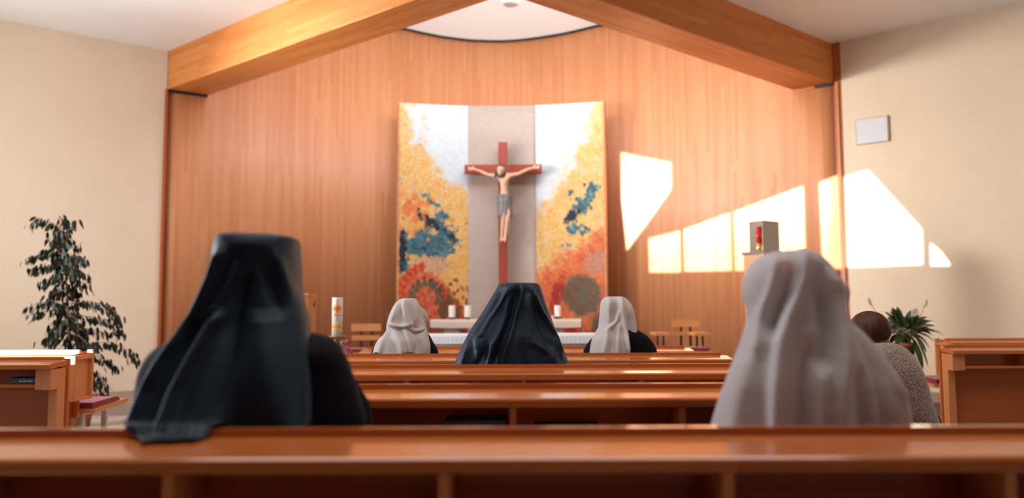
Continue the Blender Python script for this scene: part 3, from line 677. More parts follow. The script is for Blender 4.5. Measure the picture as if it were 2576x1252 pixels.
cl = ['nearest central pew of glossy orange wood, its long book ledge across the picture foreground', 'second central pew with dark books under its ledge, between navy nun and white nun',
      'third central pew, where the middle person in navy veil sits', 'fourth central pew, where the two small white veiled persons sit', 'frontmost central pew, empty, nearest to the altar']
for i, yn in enumerate(ROWS):
    dv = [xat(p, yn) for p in divp[i]]
    if i in (3, 4): dv = [-0.42, 0.07, 0.56]
    x0, x1 = (-1.03, 1.15)
    if i == 0: x0, x1 = -1.06, 1.15; dv.append(xat(1826, yn) + 0.485)
    if i == 1: x1 = 1.115; dv.append(xat(1716, yn) + 0.49)
    pew(cl[i], x0, x1, yn, sorted(set(dv)), 'central pews')
pew('left side pew with a slate blue book on its shelf, nearer of two', -5.3, -2.37, 4.05, [-2.95, -3.44], 'left side pews', -0.27)
pew('left side pew with sunlit top and red seat pad, by the potted fig', -5.6, -2.76, 4.93, [-3.3], 'left side pews', 0.06, 'framed')
pew('right side pew beside the person in grey sweater, nearer of two', 2.80, 5.4, 5.16, [3.30, 3.8], 'right side pews', -0.3)
pew('right side pew farther back near the peace lily', 3.50, 5.7, 6.45, [4.0], 'right side pews', 0.06, 'framed')
# books on the pew shelves
def book(label, x0, x1, y0, y1, z0, h, m, rot=0.0, marks=False):
    c = ((x0 + x1) / 2, (y0 + y1) / 2, z0); t = thing('book', label, 'book', c, 'books on the pew shelves')
    bm = BM(); bbox(bm, x0, x1, y0, y1, z0, z0 + 0.003); bbox(bm, x0, x1, y0, y1, z0 + h - 0.003, z0 + h); bbox(bm, x0, x1, y0, y0 + 0.004, z0, z0 + h); obj('cover', bm, m, t)
    bm = BM(); bbox(bm, x0 + 0.004, x1 - 0.004, y0 + 0.004, y1 - 0.004, z0 + 0.003, z0 + h - 0.003); obj('pages', bm, M['page'], t)
    if marks:
        bm = BM()
        for k in range(9): bbox(bm, x1 - 0.085 + k * 0.0078, x1 - 0.085 + k * 0.0078 + (0.004 if k % 3 else 0.006), y0 - 0.0006, y0, z0 + 0.010, z0 + (0.022 if k % 2 else 0.018))
        obj('spine_lettering', bm, M['pale'], t)
    t.rotation_euler.z = rot; return t
a, b = at(43, 950, 4.10).x, at(140, 950, 4.10).x
book('slate blue book with pale spine lettering in the left side pew', -2.585, -2.459, 4.085, 4.175, 0.7005, 0.034, M['bookblue'], marks=True)
y2 = ROWS[1]
book('thin brown book lying beside the navy sleeve in second pew', xat(925, y2), xat(1062, y2) - 0.01, y2 + 0.035, y2 + 0.125, 0.7005, 0.012, M['bookbrown'])
book('thick slate blue book left of the shelf divider in second pew', xat(1118, y2), xat(1272, y2), y2 + 0.035, y2 + 0.125, 0.7005, 0.038, M['bookblue'])
book('flat dark book right of the shelf divider in second pew', xat(1345, y2), xat(1510, y2), y2 + 0.035, y2 + 0.125, 0.7005, 0.020, M['bookdark'])
# ------------------------------------------------------------------ people
def cr_interp(tab, t):
    """smooth (monotone-ish) interpolation of rows keyed by first column"""
    ks = [r[0] for r in tab]
    if t <= ks[0]: return list(tab[0])
    if t >= ks[-1]: return list(tab[-1])
    i = max(k for k in range(len(ks) - 1) if ks[k] <= t); u = (t - ks[i]) / (ks[i + 1] - ks[i]); out = [t]
    for c in range(1, len(tab[0])):
        p1, p2 = tab[i][c], tab[i + 1][c]
        d = (p2 - p1) / (ks[i + 1] - ks[i])
        dl = (p1 - tab[i - 1][c]) / (ks[i] - ks[i - 1]) if i > 0 else d
        dr = (tab[i + 2][c] - p2) / (ks[i + 2] - ks[i + 1]) if i + 2 < len(ks) else d
        def lim(a, b): return 0 if a * b <= 0 else 2 * a * b / (a + b)
        m1, m2 = (lim(dl, d) if i > 0 else d), (lim(d, dr) if i + 2 < len(ks) else d); h = ks[i + 1] - ks[i]
        out.append((2 * u**3 - 3 * u**2 + 1) * p1 + (u**3 - 2 * u**2 + u) * h * m1 + (-2 * u**3 + 3 * u**2) * p2 + (u**3 - u**2) * h * m2)
    return out
def drape(tab, folds, NV=110, NU=120, hem=None, post=None, ex=2.0, creases=()):
    """cloth from a table of (key, py, xl, xr, Yc, back, front, phimax deg). folds: (amp, width, [(px,py)..])"""
    bm = BM(); rows = []; K0, K1 = tab[0][0], tab[-1][0]
    fl = []
    for amp, wd, pts in folds: fl.append((amp * 1.55, wd * 0.9, [p[1] for p in pts], [p[0] for p in pts]))
    for j in range(NV + 1):
        row = []
        for k in range(NU + 1):
            s_ = -1 + 2 * k / NU
            vmax = 1.0
            kk0 = j / NV
            if hem: kk0 *= hem(s_)
            key = K0 + (K1 - K0) * kk0
            _, py, xl, xr, Yc, bk, fr, pm = cr_interp(tab, key)
            ph = math.radians(pm) * s_; sn, cs = math.sin(ph), math.cos(ph)
            xn = math.copysign(abs(sn) ** (2 / ex), sn); yn_ = math.copysign(abs(cs) ** (2 / ex), cs)
            A, B = at(xl, py, Yc), at(xr, py, Yc); c = (A + B) / 2; w = (B - A).length / 2
            pxm = (xl + xr) / 2 + (xr - xl) / 2 * xn
            P = Vector((c.x + w * xn, c.y - (bk if cs > 0 else fr) * yn_, c.z + (B.z - A.z) / 2 * xn))
            d = 0.0
            if cs > 0.02:
                for amp, wd, ys, xs in fl:
                    e0, e1 = ys[0], ys[-1]
                    if py < e0 - 25 or py > e1 + 25: continue
                    fx = np.interp(py, ys, xs); fall = min(1, max(0, (py - e0 + 25) / 35)) * min(1, max(0, (e1 + 25 - py) / 35))
                    q = (pxm - fx) / wd
                    d += amp * fall * math.exp(-q * q)
                for cx0, cx1, cy0, cy1, amp, wd in creases:
                    u_ = (pxm - cx0) / (cx1 - cx0)
                    if 0 < u_ < 1:
                        yc_ = cy0 + (cy1 - cy0) * math.sin(math.pi * u_); d += amp * math.sin(math.pi * u_) ** 0.6 * (math.exp(-((py - yc_ + 5) / 5) ** 2) - 1.5 * math.exp(-((py - yc_) / wd) ** 2))
            nrm = Vector((sn * 0.6, -max(0.25, cs), 0)).normalized()
            P += nrm * d * min(1.0, max(0.0, cs) * 1.7)
            if post: P = post(P, s_, kk0)
            row.append(bm.verts.new(P))
        rows.append(row)
    grid_faces(bm, rows); bm.faces.new(rows[0]); bmesh.ops.recalc_face_normals(bm, faces=bm.faces[:]); return bm
def robe(tab, NV=60, NU=48, folds=()):
    bm = BM(); rows = []; K0, K1 = tab[0][0], tab[-1][0]
    for j in range(NV + 1):
        _, py, xl, xr, Yc, bk, fr = cr_interp(tab, K0 + (K1 - K0) * j / NV); A, B = at(xl, py, Yc), at(xr, py, Yc); c = (A + B) / 2; w = (B - A).length / 2; row = []
        for k in range(NU):
            a = 2 * math.pi * k / NU; sn, cs = math.sin(a), math.cos(a)
            d = sum(amp * math.exp(-(((c.x + w * sn) - np.interp(py, ys, xs)) / wd) ** 2) for amp, wd, ys, xs in folds)
            row.append(bm.verts.new((c.x + w * sn, c.y - (bk if cs > 0 else fr) * cs - d * (cs > 0), c.z)))
        rows.append(row)
    grid_faces(bm, rows, True); bm.faces.new(rows[0][::-1]); bm.faces.new(rows[-1]); bmesh.ops.recalc_face_normals(bm, faces=bm.faces[:]); return bm
SEAT = 0.535
def body(person, cx, cy, headtop, turn=0.0, bow=0.25, lean=0.0, shw=0.165, head_off=(0, 0)):
    """one continuous seated body, facing the altar (+Y)"""
    g = G(); k = (headtop - SEAT) / 0.80; Z = lambda z: SEAT + z * k
    def P(x, y, z): return Vector((cx + x, cy + y + lean * z, Z(z)))
    pel = g.add(P(0, 0, 0.12), (0.13, 0.10)); wa = g.add(P(0, -0.01, 0.26), (0.115, 0.09), pel); ch = g.add(P(0, -0.015, 0.40), (0.125, 0.095), wa); uc = g.add(P(0, 0, 0.49), (0.10, 0.07), ch)
    nb = g.add(P(0, 0.015, 0.555), 0.052, uc); nt = g.add(P(head_off[0] * 0.5, 0.035 + head_off[1] * 0.5, 0.60), 0.048, nb); hd = g.add(P(head_off[0], 0.05 + head_off[1], 0.66), 0.055, nt)
    for e in (-1, 1):
        s = g.add(P(e * shw, 0.0, 0.485), 0.05, uc); el = g.add(P(e * (shw + 0.035), 0.06, 0.24), 0.040, s); m = g.add(P(e * 0.12, 0.19, 0.19), 0.034, el); w = g.add(P(e * 0.055, 0.27, 0.175), 0.024, m)
        g.hand(w, (-e * 0.45, 0.9, -0.12), (-e * 0.2, 0.0, -1), (-e * 0.7, 0.2, 0.6), 1.0, 0.6)
        hp = g.add(P(e * 0.09, 0.05, 0.085), 0.082, pel); kn = g.add(Vector((cx + e * 0.11, cy + 0.40, SEAT + 0.01)), 0.060, hp); ca = g.add(Vector((cx + e * 0.11, cy + 0.40, SEAT - 0.2)), 0.052, kn)
        an = g.add(Vector((cx + e * 0.11, cy + 0.38, 0.075)), 0.036, ca); ft = g.add(Vector((cx + e * 0.115, cy + 0.45, 0.035)), 0.034, an); g.add(Vector((cx + e * 0.12, cy + 0.53, 0.028)), 0.026, ft)
    bm = BM(); add_mesh(bm, skin_graph(g.v, g.e, g.r))
    hcen = Vector((cx + head_off[0], cy + 0.03 + head_off[1] + lean * 0.7, headtop - 0.135))
    HM = Matrix.Translation(hcen) @ Matrix.Rotation(turn, 4, 'Z') @ Matrix.Rotation(-bow, 4, 'X')
    head_loft(bm, HM, 0.97)
    b = finish_body('body', bm, M['skin'], person, 0.0075)
    return b, HM
def skirt_sleeves(person, cx, cy, headtop, m, lean=0.0, shw=0.165):
    k = (headtop - SEAT) / 0.80; bm = BM()
    tube(bm, [(cx, cy + 0.02, SEAT + 0.10), (cx, cy + 0.15, SEAT + 0.10), (cx, cy + 0.30, SEAT + 0.085), (cx, cy + 0.42, SEAT + 0.05), (cx, cy + 0.47, SEAT - 0.06), (cx, cy + 0.46, SEAT - 0.22), (cx, cy + 0.46, 0.10)], 0.1, 20,
         flat=[(0.19, 0.10), (0.20, 0.105), (0.205, 0.10), (0.20, 0.085), (0.20, 0.075), (0.205, 0.085), (0.21, 0.10)])
    for e in (-1, 1):
        tube(bm, [(cx + e * (shw - 0.02), cy + lean * .48, SEAT + 0.48 * k), (cx + e * (shw + 0.03), cy + 0.04 + lean * .34, SEAT + 0.34 * k), (cx + e * (shw + 0.04), cy + 0.07 + lean * .24, SEAT + 0.235 * k), (cx + e * 0.14, cy + 0.18 + lean * .2, SEAT + 0.195 * k), (cx + e * 0.085, cy + 0.25 + lean * .2, SEAT + 0.18 * k)], [0.06, 0.064, 0.064, 0.058, 0.062], 12)
    return bm
def nun(label, cx, cy, headtop, veil_bm, veil_m, robe_bm, turn=0.0, veil_name='veil', lean=0.0, under=None, hair=False, shw=0.13, head_off=(0, 0)):
    p = thing('person', label, 'person', (cx, cy, 0), 'people seated in the pews')
    b, HM = body(p, cx, cy, headtop - 0.03, turn, lean=lean, shw=shw, head_off=head_off)
    h = skirt_sleeves(p, cx, cy, headtop, M['habit'], lean, shw)
    tmp = bpy.data.meshes.new('t'); robe_bm.to_mesh(tmp); robe_bm.free(); add_mesh(h, tmp)
    obj('habit', h, M['habit'], p, True)
    v = obj('veil', veil_bm, veil_m, p, True); md = v.modifiers.new('cloth', 'SOLIDIFY'); md.thickness = 0.0016; md.offset = -1
    if under:
        bm = BM(); n = len(bm.verts); ball(bm, (0, 0, 0), 1, 3, (0.078, 0.090, 0.092)); bm.verts.ensure_lookup_table()
        for vv_ in bm.verts: vv_.co += Vector((0, -0.012, 0.032))
        bmesh.ops.transform(bm, matrix=HM, verts=bm.verts[:])
        bmesh.ops.delete(bm, geom=[q for q in bm.verts if (HM.inverted() @ q.co).y > 0.08], context='VERTS')
        obj('hair' if hair else 'under_cap', bm, under, p, True)
    return p
# --- person in navy veil, front left
y1 = ROWS[0]; strip = y1 + 0.171
Yh = y1 + 0.40
def post_ln(P, s_, v):
    # tail of the veil lies over the pew back on its left half, tucks in front of it on the right half
    lim_front = strip + 0.03; left = sm(0.12, -0.02, s_); q = P.copy(); r = P.copy()
    dq = q.y - lim_front; q.y = lim_front + (dq + math.sqrt(dq * dq + 0.0009)) / 2
    if r.y < lim_front:
        if r.y > strip - 0.024: r.z = max(r.z, 0.841)
        elif r.z < 0.841: r.z = max(r.z, 0.8255 - max(0, (strip - 0.03 - r.y)) * 0.10)
    o = q.lerp(r, left); o.z -= 0.0075 * s_ * sm(0.12, 0.02, v)
    if o.y < lim_front - 0.004 and o.y > strip - 0.03: o.z = max(o.z, 0.841)
    return o
tabL = [  # key, py, xl, xr, Yc, back, front, phimax
    (0.00, 596, 592, 712, Yh + 0.010, 0.02, 0.05, 150), (0.012, 593.5, 570, 738, Yh, 0.07, 0.09, 150), (0.03, 601, 556, 748, Yh, 0.092, 0.10, 145), (0.08, 630, 549, 750, Yh, 0.102, 0.105, 140), (0.15, 668, 541, 752, Yh, 0.104, 0.105, 135),
    (0.25, 715, 527, 754, Yh - 0.01, 0.100, 0.10, 130), (0.32, 755, 510, 762, Yh - 0.02, 0.098, 0.10, 120), (0.42, 805, 484, 775, Yh - 0.03, 0.100, 0.09, 110), (0.55, 870, 445, 782, Yh - 0.05, 0.110, 0.08, 100),
    (0.70, 940, 410, 786, Yh - 0.07, 0.122, 0.07, 92), (0.85, 1010, 382, 788, Yh - 0.09, 0.132, 0.06, 86), (0.95, 1056, 368, 789, Yh - 0.10, 0.150, 0.05, 84), (1.0, 1078, 362, 789, Yh - 0.105, 0.200, 0.05, 82)]
foldL = [(0.019, 17, [(600, 645), (578, 705), (545, 775), (505, 840), (462, 900), (420, 975), (392, 1060)]), (0.010, 12, [(632, 680), (612, 730), (585, 775), (550, 800)]),
         (0.021, 16, [(592, 795), (564, 850), (537, 905), (508, 970), (480, 1075)]), (-0.011, 24, [(650, 700), (640, 760), (632, 820), (620, 900), (590, 1000), (560, 1075)]),
         (0.008, 14, [(722, 650), (735, 700), (748, 740)]), (-0.006, 14, [(700, 680), (712, 730), (728, 780)]), (0.010, 7, [(778, 850), (781, 940), (784, 1065)]), (-0.010, 14, [(545, 800), (505, 900), (462, 980), (432, 1060)]),
         (0.010, 40, [(690, 800), (700, 900), (705, 1060)]), (0.004, 70, [(655, 612), (655, 636)])]
robeL = [(0, 812, 610, 700, Yh + 0.01, 0.05, 0.05), (0.08, 832, 540, 770, Yh, 0.07, 0.08), (0.16, 853, 440, 838, Yh - 0.005, 0.10, 0.10), (0.27, 890, 380, 866, Yh - 0.01, 0.125, 0.12), (0.4, 940, 352, 886, Yh - 0.01, 0.115, 0.13), (0.58, 1000, 342, 905, Yh - 0.01, 0.115, 0.13),
         (0.75, 1068, 338, 921, Yh - 0.01, 0.115, 0.13), (0.88, 1160, 350, 915, Yh, 0.14, 0.13), (1, 1330, 370, 900, Yh + 0.02, 0.15, 0.14)]
ht = at(650, 592, Yh).z
nun('person in navy blue veil seated front left, veil tail over the nearest pew', at(640, 700, Yh).x, Yh, ht, drape(tabL, foldL, 150, 160, hem=lambda s_: 1 - 0.033 * sm(0.0, 0.14, s_), post=post_ln, ex=2.5), M['navy'], robe(robeL), shw=0.165)
# --- person in white veil, front right
def post_rn(P, s_, v):
    P.y = max(P.y, strip + 0.03)
    return P
tabR = [(0.0, 632, 1970, 2002, Yh, 0.03, 0.04, 150), (0.012, 633.5, 1945, 2030, Yh, 0.06, 0.06, 150), (0.04, 645, 1915, 2055, Yh, 0.085, 0.085, 145), (0.10, 672, 1889, 2084, Yh, 0.10, 0.10, 140), (0.18, 708, 1874, 2108, Yh, 0.106, 0.10, 130),
        (0.25, 740, 1871, 2121, Yh, 0.106, 0.10, 120), (0.30, 768, 1880, 2122, Yh - 0.01, 0.104, 0.10, 115), (0.36, 795, 1884, 2128, Yh - 0.02, 0.104, 0.09, 108), (0.46, 842, 1870, 2160, Yh - 0.03, 0.112, 0.08, 100),
        (0.6, 905, 1846, 2205, Yh - 0.04, 0.118, 0.07, 95), (0.76, 975, 1818, 2252, Yh - 0.05, 0.122, 0.07, 92), (0.9, 1032, 1796, 2280, Yh - 0.05, 0.126, 0.07, 88), (1.0, 1085, 1778, 2284, Yh - 0.05, 0.128, 0.07, 85)]
foldR = [(0.018, 17, [(1984, 640), (1978, 700), (1955, 770), (1930, 850), (1915, 960), (1905, 1080)]), (-0.018, 24, [(2012, 690), (2026, 760), (2034, 830), (2020, 900)]), (0.012, 13, [(1926, 660), (1912, 730), (1898, 800), (1880, 880)]),
         (-0.012, 18, [(1945, 690), (1930, 760), (1912, 830)]), (0.014, 22, [(2055, 700), (2068, 780), (2075, 870), (2060, 960), (2045, 1080)]), (-0.014, 18, [(2085, 700), (2110, 770), (2135, 850), (2165, 940), (2180, 1080)]), (0.012, 18, [(2110, 700), (2135, 790), (2180, 880), (2232, 990)]),
         (0.010, 26, [(1860, 900), (1835, 1000), (1825, 1080)]), (-0.012, 20, [(1985, 860), (1968, 960), (1960, 1080)]), (0.012, 20, [(2015, 930), (2010, 1080)]), (-0.010, 18, [(2110, 930), (2105, 1080)])]
robeR = [(0, 850, 1975, 2030, Yh + 0.01, 0.04, 0.05), (0.15, 880, 1900, 2110, Yh, 0.07, 0.07), (0.3, 920, 1885, 2170, Yh - 0.01, 0.085, 0.09), (0.5, 980, 1870, 2215, Yh - 0.01, 0.095, 0.11), (0.75, 1068, 1860, 2230, Yh - 0.01, 0.105, 0.13), (0.88, 1160, 1855, 2225, Yh, 0.12, 0.13), (1, 1330, 1860, 2210, Yh + 0.02, 0.15, 0.14)]
nun('person in large sheer white veil seated front right, in front of the tabernacle', at(1998, 700, Yh).x, Yh, at(1990, 632, Yh).z - 0.016, drape(tabR, foldR, 130, 140, hem=lambda s_: 1 - 0.02 * abs(math.sin(s_ * 9)), post=post_rn, ex=2.2), M['veilthin'], robe(robeR), under=M['cap'], shw=0.075)
# --- middle person in navy veil
y3 = ROWS[2]; Ym = y3 + 0.40; st3 = y3 + 0.171
def post_m(P, s_, v):
    P.y = max(P.y, st3 + 0.025)
    return P
tabM = [(0, 711.5, 1285, 1325, Ym, 0.03, 0.05, 150), (0.015, 712, 1266, 1345, Ym, 0.07, 0.08, 150), (0.04, 715.5, 1256, 1356, Ym, 0.09, 0.10, 145), (0.10, 731, 1246, 1364, Ym, 0.102, 0.105, 140), (0.22, 756, 1231, 1372, Ym - 0.01, 0.104, 0.105, 125), (0.38, 790, 1210, 1384, Ym - 0.02, 0.106, 0.10, 112),
        (0.55, 827, 1185, 1397, Ym - 0.035, 0.112, 0.09, 100), (0.72, 862, 1166, 1412, Ym - 0.05, 0.12, 0.08, 92), (0.88, 896, 1150, 1425, Ym - 0.055, 0.126, 0.08, 88), (1.0, 930, 1138, 1436, Ym - 0.06, 0.13, 0.08, 85)]
foldM = [(0.018, 5, [(1313, 728), (1310, 748), (1297, 795), (1284, 845), (1268, 892), (1263, 925)]), (-0.016, 12, [(1300, 740), (1284, 800), (1268, 850), (1250, 900)]), (0.014, 8, [(1280, 730), (1258, 765), (1232, 805), (1205, 850)]), (-0.010, 10, [(1262, 750), (1235, 800), (1210, 840)]),
         (0.010, 9, [(1283, 745), (1278, 790), (1262, 830), (1240, 870)]), (0.014, 6, [(1340, 735), (1362, 785), (1382, 820), (1398, 845), (1410, 880)]), (-0.012, 12, [(1345, 770), (1362, 820), (1380, 870)]), (0.014, 7, [(1242, 870), (1228, 925)]), (-0.012, 10, [(1222, 880), (1200, 925)]), (0.010, 9, [(1206, 860), (1212, 925)]),
         (-0.008, 9, [(1310, 870), (1320, 925)]), (0.009, 14, [(1345, 860), (1385, 890), (1400, 925)]), (0.008, 14, [(1330, 760), (1330, 850)]), (0.010, 8, [(1180, 870), (1165, 925)])]
robeM = [(0, 812, 1280, 1330, Ym, 0.04, 0.05), (0.2, 835, 1220, 1385, Ym, 0.07, 0.08), (0.4, 860, 1188, 1402, Ym - 0.01, 0.09, 0.10), (0.65, 912, 1165, 1420, Ym - 0.01, 0.10, 0.12), (0.85, 990, 1170, 1415, Ym, 0.12, 0.13), (1, 1085, 1185, 1400, Ym + 0.02, 0.14, 0.14)]
nun('middle person in navy blue veil seated below the crucifix', at(1303, 760, Ym).x, Ym, at(1305, 711, Ym).z, drape(tabM, foldM, 130, 150, post=post_m, ex=2.4), M['navy'], robe(robeM), shw=0.12)
# --- far left person in white veil, head turned
y4 = ROWS[3]; Yf = y4 + 0.41; st4 = y4 + 0.171
def post_f(P, s_, v):
    P.y = max(P.y, st4 + 0.025)
    return P
tabF = [(0, 750, 1024, 1038, Yf, 0.03, 0.05, 120), (0.02, 750.5, 1014, 1044, Yf, 0.06, 0.07, 120), (0.07, 757, 1001, 1050, Yf, 0.088, 0.085, 115), (0.16, 772, 989, 1057, Yf, 0.10, 0.10, 110), (0.28, 792, 980, 1062, Yf, 0.106, 0.10, 105), (0.40, 808, 975, 1068, Yf, 0.108, 0.10, 102), (0.49, 819, 973, 1071, Yf, 0.108, 0.10, 102), (0.52, 823, 973, 1072, Yf, 0.104, 0.10, 102),
        (0.56, 829, 973, 1074, Yf - 0.01, 0.098, 0.10, 100), (0.64, 840, 966, 1077, Yf - 0.02, 0.10, 0.09, 98), (0.76, 855, 951, 1081, Yf - 0.03, 0.115, 0.08, 95), (0.88, 870, 943, 1085, Yf - 0.035, 0.12, 0.08, 92), (1.0, 889, 938, 1086, Yf - 0.04, 0.125, 0.08, 90)]
foldF = [(0.014, 6, [(1022, 770), (1028, 795), (1038, 815)]), (-0.010, 8, [(1014, 775), (1010, 810)]), (0.010, 9, [(1000, 780), (990, 810)]), (0.016, 7, [(1027, 828), (1034, 850), (1040, 890)]), (-0.014, 9, [(1048, 828), (1056, 860), (1052, 890)]), (0.010, 10, [(1064, 840), (1074, 890)]), (0.012, 9, [(1003, 835), (1016, 855), (1022, 889)]), (-0.010, 9, [(984, 845), (996, 870), (1000, 889)]), (0.010, 8, [(975, 838), (966, 870), (962, 889)]), (0.008, 6, [(1050, 770), (1052, 800)])]
robeF = [(0, 818, 1005, 1040, Yf, 0.04, 0.05), (0.2, 836, 975, 1075, Yf, 0.07, 0.07), (0.4, 860, 948, 1090, Yf - 0.01, 0.09, 0.1), (0.6, 890, 934, 1103, Yf - 0.01, 0.10, 0.12), (0.85, 950, 940, 1100, Yf, 0.12, 0.13), (1, 1015, 950, 1090, Yf + 0.02, 0.14, 0.14)]
nun('person in white veil gathered at the nape seated left of centre beside the altar candles', at(1022, 800, Yf).x, Yf, at(1030, 750, Yf).z, drape(tabF, foldF, 110, 110, hem=lambda s_: 1 - 0.03 * (0.5 + 0.5 * math.sin(s_ * 8)), post=post_f, creases=((985, 1046, 818, 825, 0.020, 2.6), (1030, 1075, 826, 836, 0.012, 3.5))), M['veil'], robe(robeF), turn=-0.95, under=M['hairgrey'], hair=True, shw=0.095, head_off=(0.040, 0.03))
# --- far right person in white veil
tabG = [(0, 745.5, 1538, 1556, Yf, 0.03, 0.05, 130), (0.02, 746, 1528, 1565, Yf, 0.06, 0.07, 130), (0.08, 752, 1516, 1577, Yf, 0.088, 0.085, 125), (0.16, 763, 1511, 1587, Yf, 0.10, 0.10, 118), (0.28, 782, 1509, 1595, Yf, 0.105, 0.10, 112), (0.42, 803, 1507, 1599, Yf, 0.104, 0.10, 108), (0.53, 822, 1505, 1602, Yf - 0.01, 0.10, 0.10, 105),
        (0.62, 836, 1497, 1604, Yf - 0.015, 0.105, 0.09, 100), (0.75, 855, 1488, 1606, Yf - 0.03, 0.115, 0.08, 96), (0.88, 872, 1483, 1607, Yf - 0.035, 0.12, 0.08, 92), (1.0, 890, 1480, 1607, Yf - 0.04, 0.125, 0.08, 90)]
foldG = [(0.024, 7, [(1556, 752), (1561, 790), (1567, 830), (1573, 885)]), (-0.020, 10, [(1574, 755), (1578, 790), (1584, 830), (1588, 885)]), (0.012, 6, [(1530, 755), (1529, 785)]), (-0.012, 8, [(1543, 780), (1540, 805), (1530, 822)]), (0.014, 7, [(1551, 780), (1545, 805), (1525, 830)]), (0.010, 8, [(1530, 815), (1522, 850), (1515, 885)]), (0.010, 8, [(1555, 810), (1548, 850), (1548, 885)]), (-0.010, 8, [(1538, 840), (1534, 885)])]
robeG = [(0, 812, 1545, 1575, Yf, 0.04, 0.05), (0.18, 828, 1510, 1602, Yf, 0.07, 0.07), (0.38, 848, 1490, 1632, Yf - 0.01, 0.09, 0.10), (0.6, 888, 1467, 1653, Yf - 0.01, 0.10, 0.12), (0.85, 950, 1475, 1648, Yf, 0.12, 0.13), (1, 1015, 1485, 1638, Yf + 0.02, 0.14, 0.14)]
nun('person in white veil with uneven hem seated right of centre', at(1556, 800, Yf).x, Yf, at(1548, 745, Yf).z, drape(tabG, foldG, 110, 110, hem=lambda s_: 1 - 0.14 * sm(0.30, 0.34, s_), post=post_f), M['veil'], robe(robeG), under=M['cap'], turn=0.2, shw=0.105)
# --- bowed person in grey sweater, on a stool in the right aisle
Yp = 3.45; px_c = at(2242, 980, Yp).x
pers = thing('person', 'bowed person with short brown hair and grey brown sweater, right of the white veil', 'person', (px_c, Yp, 0), 'people seated in the pews')
hc = at(2190, 847, Yp + 0.06)
g = G(); P3 = lambda x, y, z: Vector((px_c + x, Yp + y, z))
pel = g.add(P3(0.02, -0.02, 0.60), (0.13, 0.10)); wa = g.add(P3(0.02, -0.02, 0.70), (0.12, 0.09), pel); ch = g.add(P3(0.0, 0.0, 0.80), (0.125, 0.09), wa); uc = g.add(P3(-0.02, 0.02, 0.865), (0.09, 0.065), ch)
nb = g.add(P3(-0.05, 0.03, 0.895), 0.05, uc); hd = g.add(hc + Vector((0.01, -0.02, -0.06)), 0.055, nb)
for e in (-1, 1):
    s = g.add(P3(e * 0.105 - 0.03, 0.02, 0.835), 0.045, uc); el = g.add(P3(e * 0.13 - 0.02, 0.09, 0.66), 0.04, s); w = g.add(P3(e * 0.06, 0.27, 0.64), 0.025, el)
    g.hand(w, (-e * 0.4, 0.9, -0.1), (0, 0, -1), (-e * 0.8, 0.2, 0.5), 1.0, 0.6)
    hp = g.add(P3(e * 0.09, 0.05, 0.585), 0.08, pel); kn = g.add(P3(e * 0.11, 0.42, 0.53), 0.06, hp); ca = g.add(P3(e * 0.11, 0.42, 0.30), 0.052, kn); an = g.add(P3(e * 0.11, 0.40, 0.075), 0.036, ca); ft = g.add(P3(e * 0.115, 0.47, 0.035), 0.034, an); g.add(P3(e * 0.12, 0.55, 0.028), 0.026, ft)
bm = BM(); add_mesh(bm, skin_graph(g.v, g.e, g.r))
HM = Matrix.Translation(hc) @ Matrix.Rotation(0.55, 4, 'Z') @ Matrix.Rotation(-0.55, 4, 'X') @ Matrix.Rotation(-0.12, 4, 'Y')
head_loft(bm, HM, 0.88); finish_body('body', bm, M['skin'], pers, 0.0075)
bm = BM(); ball(bm, (0, 0, 0), 1, 4, (0.088, 0.104, 0.106))
for v in bm.verts:
    if v.co.z < 0: v.co.z *= 0.80; v.co.x *= 1.0
    v.co += Vector((0, -0.012, 0.018))
bmesh.ops.delete(bm, geom=[q for q in bm.verts if (q.co.y > 0.045 and q.co.z < 0.07) or q.co.z < -0.064 + 0.02 * math.sin(q.co.x * 60)], context='VERTS')
for v in bm.verts: v.co *= (1 + 0.012 * math.sin(v.co.x * 240) * (v.co.z < 0.09))
bmesh.ops.transform(bm, matrix=HM @ Matrix.Scale(0.90, 4), verts=bm.verts[:]); o = obj('hair', bm, M['hair'], pers, True); md = o.modifiers.new('t', 'SOLIDIFY'); md.thickness = 0.012; md.offset = -1
rS = [(0, 861, 2200, 2240, Yp + 0.02, 0.045, 0.05), (0.06, 866, 2172, 2258, Yp + 0.01, 0.07, 0.07), (0.16, 880, 2150, 2280, Yp, 0.09, 0.09), (0.3, 905, 2128, 2301, Yp - 0.01, 0.11, 0.10), (0.45, 940, 2116, 2320, Yp - 0.02, 0.12, 0.11), (0.6, 985, 2114, 2334, Yp - 0.02, 0.125, 0.12), (0.75, 1025, 2118, 2347, Yp - 0.02, 0.125, 0.12), (0.88, 1070, 2124, 2362, Yp - 0.01, 0.125, 0.12), (1, 1100, 2130, 2366, Yp, 0.12, 0.12)]
h = robe(rS, 60, 60)
for e in (-1, 1):
    tube(h, [P3(e * 0.10 - 0.03, 0.02, 0.83), P3(e * 0.12 - 0.02, 0.06, 0.74), P3(e * 0.13 - 0.02, 0.09, 0.66), P3(e * 0.11, 0.18, 0.645), P3(e * 0.08, 0.25, 0.64)], [0.055, 0.058, 0.056, 0.05, 0.045], 12)
obj('sweater', h, M['knit'], pers, True)
bm = BM(); tube(bm, [P3(0.02, -0.02, 0.58), P3(0.01, 0.15, 0.585), P3(0.0, 0.30, 0.57), P3(0, 0.43, 0.535), P3(0, 0.48, 0.42), P3(0, 0.47, 0.26)], 0.1, 20, flat=[(0.185, 0.085), (0.19, 0.09), (0.195, 0.085), (0.195, 0.075), (0.19, 0.07), (0.19, 0.08)]); obj('skirt', bm, M['habit'], pers, True)
